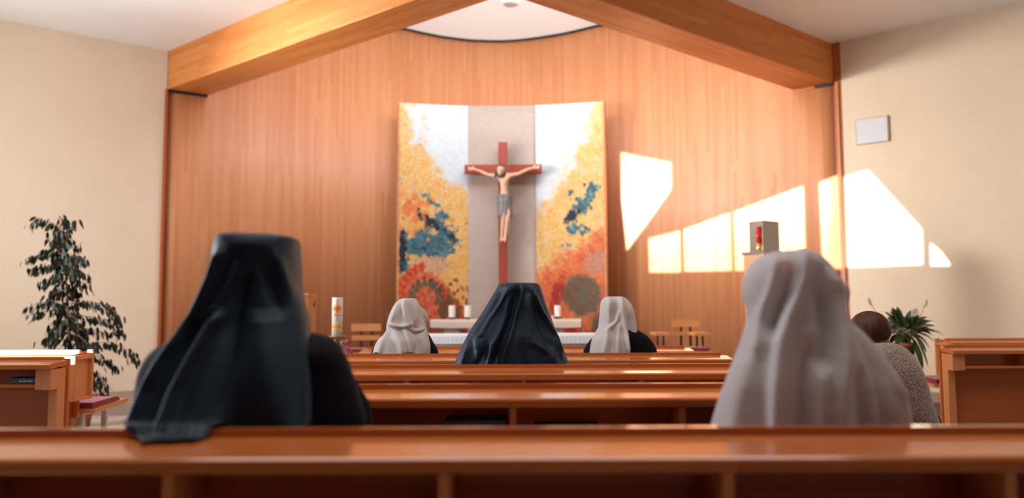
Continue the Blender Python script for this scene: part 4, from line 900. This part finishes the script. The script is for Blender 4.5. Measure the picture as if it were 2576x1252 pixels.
bm = BM(); c0 = at(2214, 872, Yp + 0.01); tube(bm, [c0 + Vector((0.058 * math.cos(a), 0.05 + 0.06 * math.sin(a), 0.012 * math.cos(a))) for a in [k * math.pi / 10 for k in range(-10, 11)]], 0.003, 6); obj('necklace', bm, M['black'], pers, True)
st = thing('stool', 'plain wooden stool under the person in grey sweater', 'stool', (px_c, Yp + 0.1, 0))
bm = BM(); bbox(bm, px_c - 0.2, px_c + 0.2, Yp - 0.12, Yp + 0.27, 0.455, 0.485, 0.006); obj('seat', bm, M['furn'], st)
for ex_ in (-1, 1):
    for ey in (-0.09, 0.24):
        bm = BM(); bbox(bm, px_c + ex_ * 0.17 - 0.018, px_c + ex_ * 0.17 + 0.018, Yp + ey - 0.018, Yp + ey + 0.018, 0, 0.455); obj('leg', bm, M['furnz'], st)
# ------------------------------------------------------------------ sanctuary furniture
# altar in front with a white cloth
ya = 7.75; A0 = at(1040, 843, ya); A1 = at(1572, 843, ya); zt = A0.z
al = thing('altar', 'altar table with stone top and legs under a white cloth, behind the white veiled persons', 'altar', ((A0.x + A1.x) / 2, ya + 0.35, PF))
bm = BM(); bbox(bm, A0.x, A1.x, ya, ya + 0.75, zt - 0.125, zt - 0.006, 0.005); obj('table_top', bm, M['marble'], al)
for xx in (A0.x + 0.25, A1.x - 0.25, (A0.x + A1.x) / 2):
    bm = BM(); bbox(bm, xx - 0.06, xx + 0.06, ya + 0.2, ya + 0.5, PF, zt - 0.125, 0.004); obj('leg', bm, M['marble'], al)
bm = BM(); rows = []
prof = [(-0.012, -0.085), (-0.012, -0.05), (-0.011, -0.015), (-0.006, -0.001), (0.01, 0.0), (0.35, 0.0), (0.74, 0.0), (0.756, -0.001), (0.762, -0.085)]
for dy, dz in prof:
    rows.append([bm.verts.new((A0.x + (A1.x - A0.x) * i / 160, ya + dy + (0.002 * math.sin(i * 1.9) * (dz < -0.01) if dy < 0 else 0), zt + dz)) for i in range(161)])
grid_faces(bm, rows); bmesh.ops.recalc_face_normals(bm, faces=bm.faces[:]); tag(obj('altar_cloth', bm, M['linen'], None, True, ((A0.x + A1.x) / 2, ya + 0.35, zt)), 'white fringed linen cloth spread over the front altar', 'altar cloth')
# high table against the panel with candles
yt = 10.55; B0 = at(1082, 803, yt); B1 = at(1462, 800, yt); zt2 = B0.z
ht_ = thing('side_altar', 'narrow stone table with two end legs standing below the painted panel', 'table', ((B0.x + B1.x) / 2, yt + 0.2, PF))
bm = BM(); bbox(bm, B0.x + 0.01, B1.x - 0.01, yt, yt + 0.36, zt2 - 0.05, zt2 - 0.004, 0.003); obj('table_top', bm, M['stonegrey'], ht_)
for xx in (B0.x + 0.28, B1.x - 0.32):
    bm = BM(); bbox(bm, xx - 0.10, xx + 0.10, yt + 0.08, yt + 0.28, PF, zt2 - 0.05, 0.003); obj('leg', bm, M['stonegrey'], ht_)
bm = BM(); rows = []
for dy, f in ((-0.008, 1), (-0.007, 0.5), (-0.004, 0), (0.18, 0), (0.37, 0), (0.375, 0.6)):
    row = []
    for i in range(61):
        t_ = i / 60; drop = 0.105 + 0.012 * math.sin(t_ * 9) if f == 1 else 0.105
        row.append(bm.verts.new((B0.x + (B1.x - B0.x) * t_, yt + dy, zt2 - f * drop)))
    rows.append(row)
grid_faces(bm, rows)
for xe, s_ in ((B0.x, -1), (B1.x, 1)):
    r = [[bm.verts.new((xe + s_ * (0.006 + (0.03 * f + 0.006 * math.sin(dy * 60)) * f), yt + dy, zt2 - 0.19 * f)) for dy in np.linspace(-0.008, 0.37, 12)] for f in (0, 0.5, 1)]; grid_faces(bm, r)
bmesh.ops.recalc_face_normals(bm, faces=bm.faces[:]); tag(obj('table_cloth', bm, M['linenbeige'], None, True, ((B0.x + B1.x) / 2, yt + 0.2, zt2)), 'beige cloth with hanging ends on the table below the painted panel', 'table cloth')
for px, lb in ((1137, 'white pillar candle on the back table, leftmost of the pair'), (1176.5, 'white pillar candle on the back table, nearest the stone strip'), (1403, 'single white pillar candle on the back table right of the middle navy veil')):
    c = at(px, 790, yt + 0.14); r = 8.2 * c.y / FPX; zb = zt2 + 0.002; zt3 = at(px, 768, yt + 0.14).z
    cd = thing('pillar_candle', lb, 'candle', (c.x, c.y, zb), 'candles on the back table')
    bm = BM(); lathe(bm, [(r * 0.7, zb), (r * 0.75, zb + 0.02), (r * 0.5, zb + 0.024)], c.x, c.y, 20); obj('candle_holder', bm, M['blackmetal'], cd)
    bm = BM(); lathe(bm, [(r * 0.98, zb + 0.025), (r, zb + 0.03), (r, zt3 - 0.006), (r * 0.92, zt3), (r * 0.3, zt3 - 0.004)], c.x, c.y, 24); obj('wax', bm, M['candle'], cd, True)
    bm = BM(); tube(bm, [(c.x, c.y, zt3 - 0.006), (c.x, c.y, zt3 + 0.008)], 0.0018, 6); obj('wick', bm, M['wick'], cd)
bm = BM(); a = at(1375, 792, yt + 0.1); bbox(bm, a.x - 0.02, a.x + 0.10, yt + 0.05, yt + 0.25, zt2 + 0.001, zt2 + 0.045, 0.004); tag(obj('open_book_stand', bm, M['linenbeige'], None, False, (a.x, yt + 0.15, zt2)), 'low pale stand on the back table left of the single candle', 'stand')
# paschal candle
yc = 7.0; c = at(848.5, 800, yc); r = 13.3 * yc / FPX; zt3 = at(848, 748, yc).z; zb = at(848, 845, yc).z
pc = thing('paschal_candle', 'tall white decorated candle with orange sun and red cross on a bronze stand', 'candle', (c.x, c.y, PF))
bm = BM(); lathe(bm, [(r, zb), (r, zt3 - 0.006), (r * 0.93, zt3), (r * 0.2, zt3 - 0.003)], c.x, c.y, 40); wax = obj('wax', bm, M['candle'], pc, True)
bm = BM(); tube(bm, [(c.x, c.y, zt3 - 0.004), (c.x, c.y, zt3 + 0.008)], 0.002, 6); obj('wick', bm, M['wick'], wax)
def on_candle(dx_px, py, off): # place on the candle's front
    x = dx_px * yc / FPX; a = math.asin(max(-0.999, min(0.999, x / r))); z = at(848.5, py, yc).z
    d = Vector((-c.x, -c.y, 0)).normalized(); sd_ = Vector((-d.y, d.x, 0)); R = r + off
    return Vector((c.x, c.y, z)) + d * R * math.cos(a) + sd_ * R * math.sin(a)
def decal(polys, off, m, name, label=None):
    bm = BM()
    for poly in polys:
        x0, x1, p0, p1 = poly; n = max(2, int((x1 - x0) / 1.2)); rows = [[bm.verts.new(on_candle(x0 + (x1 - x0) * i / n, p, off)) for i in range(n + 1)] for p in (p0, p1)]; grid_faces(bm, rows)
    bmesh.ops.recalc_face_normals(bm, faces=bm.faces[:]); return obj(name, bm, m, wax, True, label=label)
bm = BM(); rows = []
for q in range(1, 8):
    rows.append([bm.verts.new(on_candle(-0.5 + 10.4 * q / 7 * math.cos(a), 776.5 + 10.4 * q / 7 * math.sin(a), 0.0008)) for a in [2 * math.pi * k / 32 for k in range(32)]])
grid_faces(bm, rows, True); bm.faces.new(rows[0]); obj('sun_disc', bm, M['orangeprint'], wax, True)
decal([(-12.9, 12.9, 816, 827)], 0.0008, M['orangeprint'], 'orange_band')
decal([(-1.3, 0.5, 753, 808), (-10.5, 9.5, 774.8, 777.6), (-3.2, 2.4, 771.5, 781), (-2.2, 1.4, 790, 795), (-6.5, -5.2, 788, 795), (-5.2, -3.6, 788, 789.3), (-5.2, -3.6, 791, 792.2), (-4.0, -3.2, 791, 796), (4.6, 5.8, 788, 795), (5.8, 7.6, 794, 795.2), (7.4, 8.4, 788, 795)], 0.0014, M['redprint'], 'red_cross')
decal([(-8, -6.6, 819.5, 824), (-6, -3.5, 819.5, 820.6), (-6, -3.5, 823, 824), (-3.5, -2.4, 820, 824), (-1, 0.2, 819.5, 824), (1, 3.5, 819.5, 820.6), (2.2, 3.4, 820, 824), (5, 6.2, 819.5, 824), (6.2, 7.6, 821.2, 822.2)], 0.0014, M['redprint'], 'year_numerals')
bm = BM(); lathe(bm, [(0.10, PF), (0.11, PF + 0.02), (0.04, PF + 0.05), (0.018, PF + 0.10), (0.016, zb - 0.20), (0.03, zb - 0.17), (0.016, zb - 0.14), (0.02, zb - 0.07), (0.035, zb - 0.04), (0.02, zb - 0.025), (r * 1.5, zb - 0.016), (r * 1.62, zb - 0.002), (r * 1.5, zb + 0.004), (r * 1.02, zb + 0.001)], c.x, c.y, 28); stn = obj('stand', bm, M['bronze'], pc, True)
bm = BM()
for e in (-1, 1):
    tube(bm, [(c.x + e * 0.015, c.y - 0.01, zb - 0.16), (c.x + e * 0.06, c.y - 0.02, zb - 0.13), (c.x + e * 0.05, c.y - 0.02, zb - 0.06), (c.x + e * 0.025, c.y - 0.01, zb - 0.045)], [0.006, 0.008, 0.007, 0.004], 8)
obj('scroll', bm, M['bronze'], stn, True)
# flower vase beside it
fx = at(868, 880, yc - 0.2); fl = thing('flower_arrangement', 'pink and pale green flowers in a vase beside the decorated candle', 'flowers', (fx.x, fx.y, PF))
zf = at(868, 893, fx.y).z
bm = BM(); lathe(bm, [(0.05, PF), (0.065, PF + 0.1), (0.05, zf - 0.16), (0.035, zf - 0.06), (0.045, zf - 0.02), (0.03, zf - 0.025)], fx.x, fx.y, 20); obj('vase', bm, M['bronze'], fl, True)
def bloom(px, py, rad, m, dy=0.0):
    bm = BM(); q = at(px, py, fx.y + dy)
    for k in range(22):
        d = Vector((random.gauss(0, 1), random.gauss(0, 1), random.gauss(0, 1))).normalized(); ball(bm, q + d * rad * 0.6, rad * 0.42, 1, (1, 1, 0.7))
    obj('bloom', bm, m, fl, True)
for px, py, rr in ((873, 858, 0.022), (877, 872, 0.022), (870, 886, 0.026), (862, 871, 0.012)): bloom(px, py, rr, M['pink'])
for px, py, rr in ((862, 862, 0.022), (865, 880, 0.026), (860, 888, 0.02)): bloom(px, py, rr, M['palegreen'], 0.03)
bm = BM()
for k in range(22):
    q = at(random.uniform(856, 884), random.uniform(860, 896), fx.y + random.uniform(-0.03, 0.08)); d = Vector((random.uniform(-1, 1), random.uniform(-1, 1), random.uniform(-0.3, 1))).normalized(); s_ = d.cross(Vector((0, 0, 1))).normalized() * 0.012
    bm.faces.new([bm.verts.new(q), bm.verts.new(q + d * 0.025 + s_), bm.verts.new(q + d * 0.055), bm.verts.new(q + d * 0.025 - s_)])
for px, py in ((873, 858), (877, 872), (870, 886), (862, 862)): tube(bm, [(fx.x, fx.y, zf - 0.03), at(px, py + 3, fx.y)], 0.003, 6)
obj('stems_and_leaves', bm, M['green'], fl)
# chairs of the sanctuary
def chair(label, pxl, pxr, Y, ytop, ybot, y2a, y2b, arms=None, rot=0.0):
    L, R_ = at(pxl, ytop, Y), at(pxr, ytop, Y); cx = (L.x + R_.x) / 2; w = R_.x - L.x; t = thing('armchair' if arms else 'chair', label, 'chair', (cx, Y - 0.2, PF), 'sanctuary chairs')
    zs = 0.60
    z1, z0 = L.z, at(pxl, ybot, Y).z; bm = BM(); bbox(bm, L.x, R_.x, Y - 0.012, Y + 0.012, z0, z1, 0.004); obj('backrest', bm, M['furn'], t)
    z3, z2 = at(pxl, y2a, Y).z, at(pxl, y2b, Y).z; bm = BM(); bbox(bm, L.x + 0.005, R_.x - 0.01, Y - 0.012, Y + 0.012, z2, z3, 0.004); obj('lower_rail', bm, M['furn'], t)
    for e in (-1, 1):
        bm = BM(); bbox(bm, cx + e * w * 0.17 - 0.012, cx + e * w * 0.17 + 0.012, Y + 0.012, Y + 0.032, zs - 0.05, z1 - 0.03); obj('back_post', bm, M['blackmetal'], t)
    bm = BM(); bbox(bm, cx - w / 2 - 0.05, cx + w / 2 + 0.05, Y - 0.45, Y + 0.03, zs - 0.04, zs - 0.01, 0.006); obj('seat', bm, M['furn'], t)
    bm = BM(); bbox(bm, cx - w / 2 - 0.02, cx + w / 2 + 0.02, Y - 0.43, Y - 0.02, zs - 0.01, zs + 0.035, 0.012); obj('seat_cushion', bm, M['red'], t)
    for ex_ in (-1, 1):
        for yy in (Y - 0.42, Y + 0.0):
            bm = BM(); bbox(bm, cx + ex_ * w * 0.45 - 0.012, cx + ex_ * w * 0.45 + 0.012, yy - 0.012, yy + 0.012, PF, zs - 0.04); obj('leg', bm, M['blackmetal'], t)
    if arms:
        for (a0, a1, ya_) in arms:
            p, q = at(a0, ya_, Y - 0.22), at(a1, ya_, Y - 0.22); bm = BM(); bbox(bm, p.x, q.x, Y - 0.42, Y - 0.02, p.z - 0.025, p.z + 0.012, 0.006); ar = obj('armrest', bm, M['furn'], t)
            for f in (0.32, 0.68):
                xm = p.x + (q.x - p.x) * f; bm = BM(); bbox(bm, xm - 0.01, xm + 0.01, Y - 0.24, Y - 0.22, zs - 0.04, p.z - 0.02); obj('arm_post', bm, M['blackmetal'], ar)
    return t
chair('wooden chair with pale back slats left of the white veil gathered at the nape', 884, 959, 10.0, 814, 833, 843, 856)
chair('wooden armchair with pale back slat right of the uneven white veil', 1690, 1760, 10.0, 804, 822, 834, 844, arms=((1641, 1681, 838), (1739, 1780, 838)))
# lectern
yl = 7.6; a, b = at(726, 740, yl), at(774, 740, yl); le = thing('lectern', 'pale wooden lectern with a microphone beside the tall navy veil', 'lectern', ((a.x + b.x) / 2, yl + 0.17, PF))
bm = BM(); prism_x(bm, [(yl, PF), (yl, a.z - 0.01), (yl + 0.33, a.z - 0.02), (yl + 0.33, PF)], a.x, b.x); lb_ = obj('lectern_body', bm, M['furnz'], le)
bm = BM(); prism_x(bm, [(yl - 0.02, a.z - 0.01), (yl - 0.02, a.z + 0.012), (yl + 0.36, a.z + 0.0), (yl + 0.36, a.z - 0.022)], a.x - 0.02, b.x + 0.004); obj('reading_top', bm, M['furn'], le)
hz = at(791, 765, yl + 0.29).z; bm = BM(); bbox(bm, b.x, b.x + 0.004, yl + 0.235, yl + 0.265, hz - 0.028, hz + 0.028, 0.001); obj('handle_slot', bm, M['black'], lb_)
bm = BM(); tube(bm, [at(p[0], p[1], yl + 0.1) for p in ((740, 742), (744, 738), (752, 735.5), (761, 736), (768, 739), (774, 744))], [0.005, 0.004, 0.004, 0.004, 0.006, 0.009], 8); obj('microphone', bm, M['blackmetal'], le, True)
# statue on a wall bracket behind the tall navy veil
sp_ = hit(556, 690); sn_ = Vector((0.55, -0.83, 0)); sq = sp_ + sn_ * 0.135; stt = thing('statue', 'small painted statue on a wall bracket, mostly behind the tall navy veil', 'statue', (sq.x, sq.y, at(540, 740, sq.y).z))
zb_ = at(540, 735, sq.y).z; zt_ = at(540, 600, sq.y).z
bm = BM(); bbox(bm, sq.x - 0.1, sq.x + 0.1, sq.y - 0.08, sq.y + 0.10, zb_ - 0.05, zb_, 0.004, 0.55, Vector((sq.x, sq.y, zb_))); obj('bracket', bm, M['furnz'], stt)
bm = BM(); hh = zt_ - zb_; lathe(bm, [(0.075, zb_), (0.085, zb_ + hh * 0.1), (0.075, zb_ + hh * 0.35), (0.082, zb_ + hh * 0.6), (0.075, zb_ + hh * 0.72), (0.03, zb_ + hh * 0.8), (0.02, zb_ + hh * 0.83)], sq.x, sq.y, 24); obj('robe', bm, M['statuerobe'], stt, True)
bm = BM(); ball(bm, (sq.x - 0.055, sq.y - 0.05, zb_ + hh * 0.58), 0.05, 3, (0.8, 0.8, 1.5)); ball(bm, (sq.x - 0.04, sq.y - 0.05, zb_ + hh * 0.74), 0.028, 2); ball(bm, (sq.x, sq.y - 0.01, zb_ + hh * 0.9), 0.042, 3, (0.9, 1, 1.2)); obj('figure', bm, M['statuepink'], stt, True)
bm = BM(); ball(bm, (sq.x, sq.y + 0.008, zb_ + hh * 0.92), 0.05, 3, (1, 1, 1.15)); obj('dark_veil', bm, M['darkhair'], stt, True)
bm = BM(); tube(bm, [(sq.x - 0.03, sq.y - 0.03, zb_ + hh * 0.8), (sq.x - 0.11, sq.y - 0.05, zb_ + hh * 0.87)], [0.012, 0.016], 8); obj('gilt_sceptre', bm, M['gold'], stt, True)
# tabernacle stand, tabernacle and sanctuary lamp
yq = 8.3
def rbox(name, cx, cy, w, d, z0, z1, rot, m, parent, bev=0.004):
    bm = BM(); bbox(bm, cx - w / 2, cx + w / 2, cy - d / 2, cy + d / 2, z0, z1, bev, rot, Vector((cx, cy, z0))); return obj(name, bm, m, parent)
tc_ = at(1921, 640, yq); zsl = at(1921, 630, yq).z; rt = 0.62
cxp, cyp = tc_.x + 0.045, tc_.y + 0.21
ts = thing('tabernacle_stand', 'tall square wooden pillar with grey slab, behind the large sheer white veil', 'stand', (cxp, cyp, PF))
rbox('pillar', cxp, cyp, 0.27, 0.27, PF, zsl - 0.03, rt, M['furnz'], ts)
rbox('slab', cxp, cyp, 0.30, 0.30, zsl - 0.03, zsl, rt, M['greymetal'], ts)
tn = thing('tabernacle', 'silver metal tabernacle box on the pillar at the right of the timber wall', 'tabernacle', (cxp + 0.07, cyp + 0.08, zsl))
ztb = at(1943, 556, yq + 0.1).z
rbox('box', cxp + 0.055, cyp + 0.07, 0.27, 0.19, zsl + 0.001, ztb, rt, M['greymetal'], tn)
rbox('cap_plate', cxp + 0.055, cyp + 0.07, 0.285, 0.205, ztb, ztb + 0.012, rt, M['greymetal'], tn)
lx = at(1910, 600, yq + 0.06); lamp = thing('sanctuary_lamp', 'red glass lamp with gilt feet in front of the silver tabernacle', 'lamp', (lx.x, lx.y, zsl))
z0, z1 = at(1910, 612, lx.y).z, at(1910, 570, lx.y).z
bm = BM(); lathe(bm, [(0.022, z0), (0.03, z0 + 0.004), (0.032, z1), (0.029, z1), (0.027, z0 + 0.01), (0.02, z0 + 0.01)], lx.x, lx.y, 28); obj('glass', bm, M['ruby'], lamp, True)
bm = BM(); lathe(bm, [(0.024, z0 + 0.012), (0.024, z0 + 0.1), (0.004, z0 + 0.102)], lx.x, lx.y, 20); obj('candle', bm, plain('red_wax', (0.55, 0.01, 0.01), 0.5), lamp, True)
bm = BM()
for k in range(4):
    a = k * math.pi / 2 + 0.5; ball(bm, (lx.x + 0.03 * math.cos(a), lx.y + 0.03 * math.sin(a), zsl + 0.013), 0.013, 2)
lathe(bm, [(0.034, zsl + 0.016), (0.036, zsl + 0.022), (0.034, max(zsl + 0.026, z0)), (0.02, max(zsl + 0.026, z0))], lx.x, lx.y, 24); obj('gilt_foot', bm, M['gold'], lamp, True)
# wall speaker panel on the right wall
pts = [hit(*p) for p in ((2153, 302), (2235, 291), (2236, 355), (2154, 367))]
wn = Vector((RD.y, -RD.x)); wn = wn if wn.dot(Vector((-1, -1))) > 0 else -wn
w3 = Vector((wn.x, wn.y, 0)); zt_, zb_ = (pts[0].z + pts[1].z) / 2, (pts[2].z + pts[3].z) / 2
pnl = thing('wall_panel', 'pale grey rectangular panel hung on the right plaster wall', 'wall panel', (pts[0].x, pts[0].y, zb_))
def slab_on_wall(name, a, b, z0, z1, d0, d1, m):
    bm = BM(); A = a + w3 * d0; B = b + w3 * d0; C2 = b + w3 * d1; D = a + w3 * d1
    prism_z(bm, [A.xy[:], B.xy[:], C2.xy[:], D.xy[:]], z0, z1); return obj(name, bm, m, pnl)
slab_on_wall('frame', pts[0], pts[1], zb_, zt_, 0.001, 0.03, M['frametan'])
e_ = (pts[1] - pts[0]).normalized() * 0.012
slab_on_wall('face', pts[0] + e_, pts[1] - e_, zb_ + 0.012, zt_ - 0.012, 0.03, 0.034, M['panelgrey'])
# smoke detector on the sanctuary ceiling
q = at(1285, 4, 9.6); bm = BM(); zz = q.z
lathe(bm, [(0.03, zz - 0.045), (0.10, zz - 0.035), (0.115, zz), (0.115, zz + 0.05), (0.06, zz + 0.9)], q.x, q.y, 32); tag(obj('ceiling_lamp', bm, M['whiteplastic'], None, True, (q.x, q.y, zz)), 'round white ceiling fitting between the beams', 'ceiling fitting')
# ------------------------------------------------------------------ potted plants
def leaf(bm, base, d, L, w, droop=0.0, up=Vector((0, 0, 1)), nseg=4):
    d = d.normalized(); s = d.cross(up); s = s.normalized() if s.length > 1e-3 else Vector((1, 0, 0))
    prev = None; p = Vector(base); dd = d.copy()
    for i in range(nseg + 1):
        t = i / nseg; ww = w * (math.sin(math.pi * min(1, t * 0.92 + 0.04)) ** 0.8) * (1 - 0.25 * t); lift = dd.cross(s).normalized() * ww * 0.25
        if i in (0, nseg): cur = (bm.verts.new(p),)
        else: cur = (bm.verts.new(p - s * ww - lift), bm.verts.new(p), bm.verts.new(p + s * ww - lift))
        if prev:
            if len(prev) == 1: bm.faces.new((prev[0], cur[0], cur[1])); bm.faces.new((prev[0], cur[1], cur[2]))
            elif len(cur) == 1: bm.faces.new((prev[0], cur[0], prev[1])); bm.faces.new((prev[1], cur[0], prev[2]))
            else: bm.faces.new((prev[0], cur[0], cur[1], prev[1])); bm.faces.new((prev[1], cur[1], cur[2], prev[2]))
        prev = cur; dd = (dd + Vector((0, 0, -droop / nseg))).normalized(); p = p + dd * L / nseg
yp = 7.6
fb = at(190, 1000, yp); ft_ = thing('potted_fig', 'tall weeping fig with dark drooping leaves by the left plaster wall', 'plant', (fb.x, yp, 0))
bm = BM(); lathe(bm, [(0.13, 0.0), (0.17, 0.26), (0.185, 0.27), (0.185, 0.30), (0.165, 0.30), (0.16, 0.26)], fb.x, yp, 28); obj('pot', bm, M['terracotta'], ft_, True)
bm = BM(); lathe(bm, [(0.163, 0.255), (0.10, 0.268), (0.02, 0.27)], fb.x, yp, 20); obj('soil', bm, M['soil'], ft_, True)
tr = [(152, 565), (157, 610), (164, 680), (169, 740), (172, 800), (175, 860), (180, 930), (188, 990)]
tpts = [at(*p, yp) for p in tr] + [Vector((fb.x, yp, 0.262))]
bm = BM(); tube(bm, tpts[::-1], [0.016, 0.015, 0.014, 0.013, 0.012, 0.010, 0.008, 0.006, 0.004], 8); obj('trunk', bm, M['bark'], ft_, True)
br = [[(152, 580), (128, 560), (102, 551), (78, 565)], [(153, 590), (170, 566), (190, 556)], [(152, 570), (160, 550), (163, 541)], [(157, 620), (180, 606), (194, 618)], [(158, 640), (122, 628), (96, 640), (74, 655)], [(160, 660), (115, 668), (78, 680)], [(160, 650), (195, 643), (214, 655)],
      [(164, 670), (200, 680), (222, 695)], [(165, 690), (125, 702), (102, 715)], [(167, 700), (200, 706), (222, 722)], [(168, 735), (140, 736), (122, 742)], [(170, 770), (122, 758), (92, 762), (72, 775)], [(170, 778), (115, 782), (76, 790)], [(170, 765), (220, 757), (258, 764), (285, 780), (302, 805)],
      [(172, 790), (225, 796), (266, 804), (306, 830)], [(173, 820), (230, 828), (270, 838), (305, 838)], [(175, 840), (135, 842), (103, 862)], [(175, 850), (220, 862), (280, 860), (320, 880), (342, 903)], [(178, 870), (230, 890), (270, 908), (296, 925)], [(180, 890), (222, 920), (250, 950), (266, 970)], [(184, 930), (235, 950), (255, 990), (264, 1015)],
      [(155, 600), (145, 625), (135, 650)], [(160, 640), (172, 665), (180, 700)], [(158, 630), (150, 665), (140, 700)], [(175, 850), (190, 890), (215, 940)], [(175, 830), (205, 850), (235, 880)], [(170, 800), (150, 830), (130, 855)], [(180, 880), (160, 900), (140, 920)], [(172, 800), (195, 825), (215, 850)], [(150, 570), (145, 590), (142, 610)]]
rb = random.Random(3)
for k in range(26):
    py_ = 585 + 320 * k / 25; x0_ = ipl(py_, [565, 680, 800, 930], [152, 164, 172, 180]); e = -1 if k % 2 else 1; w_ = rb.uniform(14, 34) * (1 + 0.5 * (py_ > 790))
    br.append([(x0_, py_), (x0_ + e * w_ * 0.6, py_ + rb.uniform(-4, 8)), (x0_ + e * w_, py_ + rb.uniform(14, 36))])
bm = BM(); lm = BM()
for bi, poly in enumerate(br):
    dy = random.uniform(-0.35, 0.35) if bi else 0.1
    pts = [at(p[0], p[1], yp + dy * k / (len(poly) - 1)) for k, p in enumerate(poly)]
    tube(bm, pts, [0.005 - 0.0035 * k / (len(pts) - 1) for k in range(len(pts))], 5)
    Ltot = sum((b_ - a_).length for a_, b_ in zip(pts, pts[1:])); n = int(Ltot / 0.0095)
    for k in range(n):
        t = (k + 0.5) / n; t = 0.08 + 0.92 * t; s_ = t * (len(pts) - 1); i = min(int(s_), len(pts) - 2); p = pts[i].lerp(pts[i + 1], s_ - i) + Vector((random.gauss(0, 0.012), random.gauss(0, 0.05), random.gauss(0, 0.015)))
        d = (pts[i + 1] - pts[i]).normalized() * 0.45 + Vector((random.uniform(-0.4, 0.4), random.uniform(-0.5, 0.5), random.uniform(-1.5, -0.45)))
        leaf(lm, p, d, random.uniform(0.060, 0.092), random.uniform(0.012, 0.018), 0.4, Vector((random.uniform(-1, 1), random.uniform(-1, 1), 0.6)).normalized())
obj('branches', bm, M['bark'], ft_, True); obj('foliage', lm, M['ficus'], ft_, True)
# peace lily on a plant stand
yy = 7.4; lc = at(2276, 880, yy); pl = thing('peace_lily', 'leafy peace lily with white blooms in a terracotta pot by the right wall', 'plant', (lc.x, yy, 0))
zp0, zp1 = at(2276, 905, yy).z - 0.04, at(2276, 862, yy).z
bm = BM(); lathe(bm, [(0.065, zp0), (0.09, zp1 - 0.03), (0.10, zp1 - 0.03), (0.10, zp1), (0.085, zp1), (0.08, zp1 - 0.03)], lc.x, yy, 24); obj('pot', bm, M['terracotta'], pl, True)
bm = BM(); lathe(bm, [(0.084, zp1 - 0.03), (0.02, zp1 - 0.02)], lc.x, yy, 16); obj('soil', bm, M['soil'], pl)
ps = thing('plant_stand', 'slim wooden plant stand holding the peace lily', 'stand', (lc.x, yy, 0))
bm = BM(); lathe(bm, [(0.085, zp0 - 0.03), (0.085, zp0 - 0.002)], lc.x, yy, 24); obj('top', bm, M['furn'], ps)
for k in range(3):
    a = 2 * math.pi * k / 3 + 0.4; bm = BM(); tube(bm, [(lc.x + 0.07 * math.cos(a), yy + 0.07 * math.sin(a), zp0 - 0.03), (lc.x + 0.10 * math.cos(a), yy + 0.10 * math.sin(a), 0)], 0.012, 8); obj('leg', bm, M['furnz'], ps)
lm = BM(); sb = BM(); base = Vector((lc.x, yy, zp1 - 0.025))
tips = [(2215, 800), (2228, 780), (2245, 775), (2258, 772), (2268, 790), (2290, 780), (2305, 795), (2330, 790), (2345, 800), (2352, 815), (2366, 828), (2355, 832), (2350, 845), (2352, 860), (2340, 875), (2330, 885), (2318, 905), (2325, 925), (2338, 915), (2300, 915), (2290, 895), (2310, 860), (2250, 800), (2240, 820), (2225, 830), (2262, 815), (2280, 810), (2300, 815), (2320, 815), (2335, 830), (2270, 840), (2290, 835), (2310, 835), (2328, 850), (2245, 850), (2255, 870), (2236, 795), (2275, 800), (2296, 850), (2318, 870), (2345, 818), (2262, 850), (2286, 865), (2305, 880), (2240, 870), (2232, 845)]
tips += [(a_ + random.uniform(-12, 12), b_ + random.uniform(-8, 14)) for a_, b_ in tips[:32] if b_ < 845]
for tx, ty in tips:
    tip = at(tx, ty, yy + random.uniform(-0.18, 0.18)); v = tip - base; mid = base + v * 0.45 + Vector((0, 0, 0.05 + 0.06 * max(0, 1 - v.z / 0.25)))
    tube(sb, [base + Vector((random.uniform(-.02, .02), random.uniform(-.02, .02), 0)), base.lerp(mid, 0.6) + Vector((0, 0, 0.015)), mid], [0.004, 0.003, 0.002], 5)
    leaf(lm, mid, (tip - mid) + Vector((0, 0, 0.06)), (tip - mid).length * 1.05, random.uniform(0.026, 0.038), 0.8, Vector((random.uniform(-.5, .5), random.uniform(-.9, .1), 0.8)).normalized(), 6)
obj('leaves', lm, M['lily'], pl, True)
for (fxp, fyp), (tx, ty) in (((2190, 760), (2206, 792)), ((2325, 764), (2318, 795)), ((2297, 786), (2294, 820))):
    q = at(fxp, fyp, yy - 0.22); tube(sb, [base, base.lerp(at(tx, ty, yy), 0.9), q - Vector((0, 0, 0.01))], [0.004, 0.003, 0.0025], 5)
    bm = BM(); leaf(bm, q - Vector((0, 0.01, 0.035)), Vector((0.25 if fxp > 2250 else -0.3, -0.1, 1)), 0.085, 0.032 if fxp == 2297 else 0.016, 0.2, Vector((0, -1, 0.2)), 6); ball(bm, q + Vector((0, -0.014, 0)), 0.006, 2, (1, 1, 3)); obj('bloom', bm, M['lilyflower'], pl, True)
obj('stems', sb, M['stem'], pl, True)
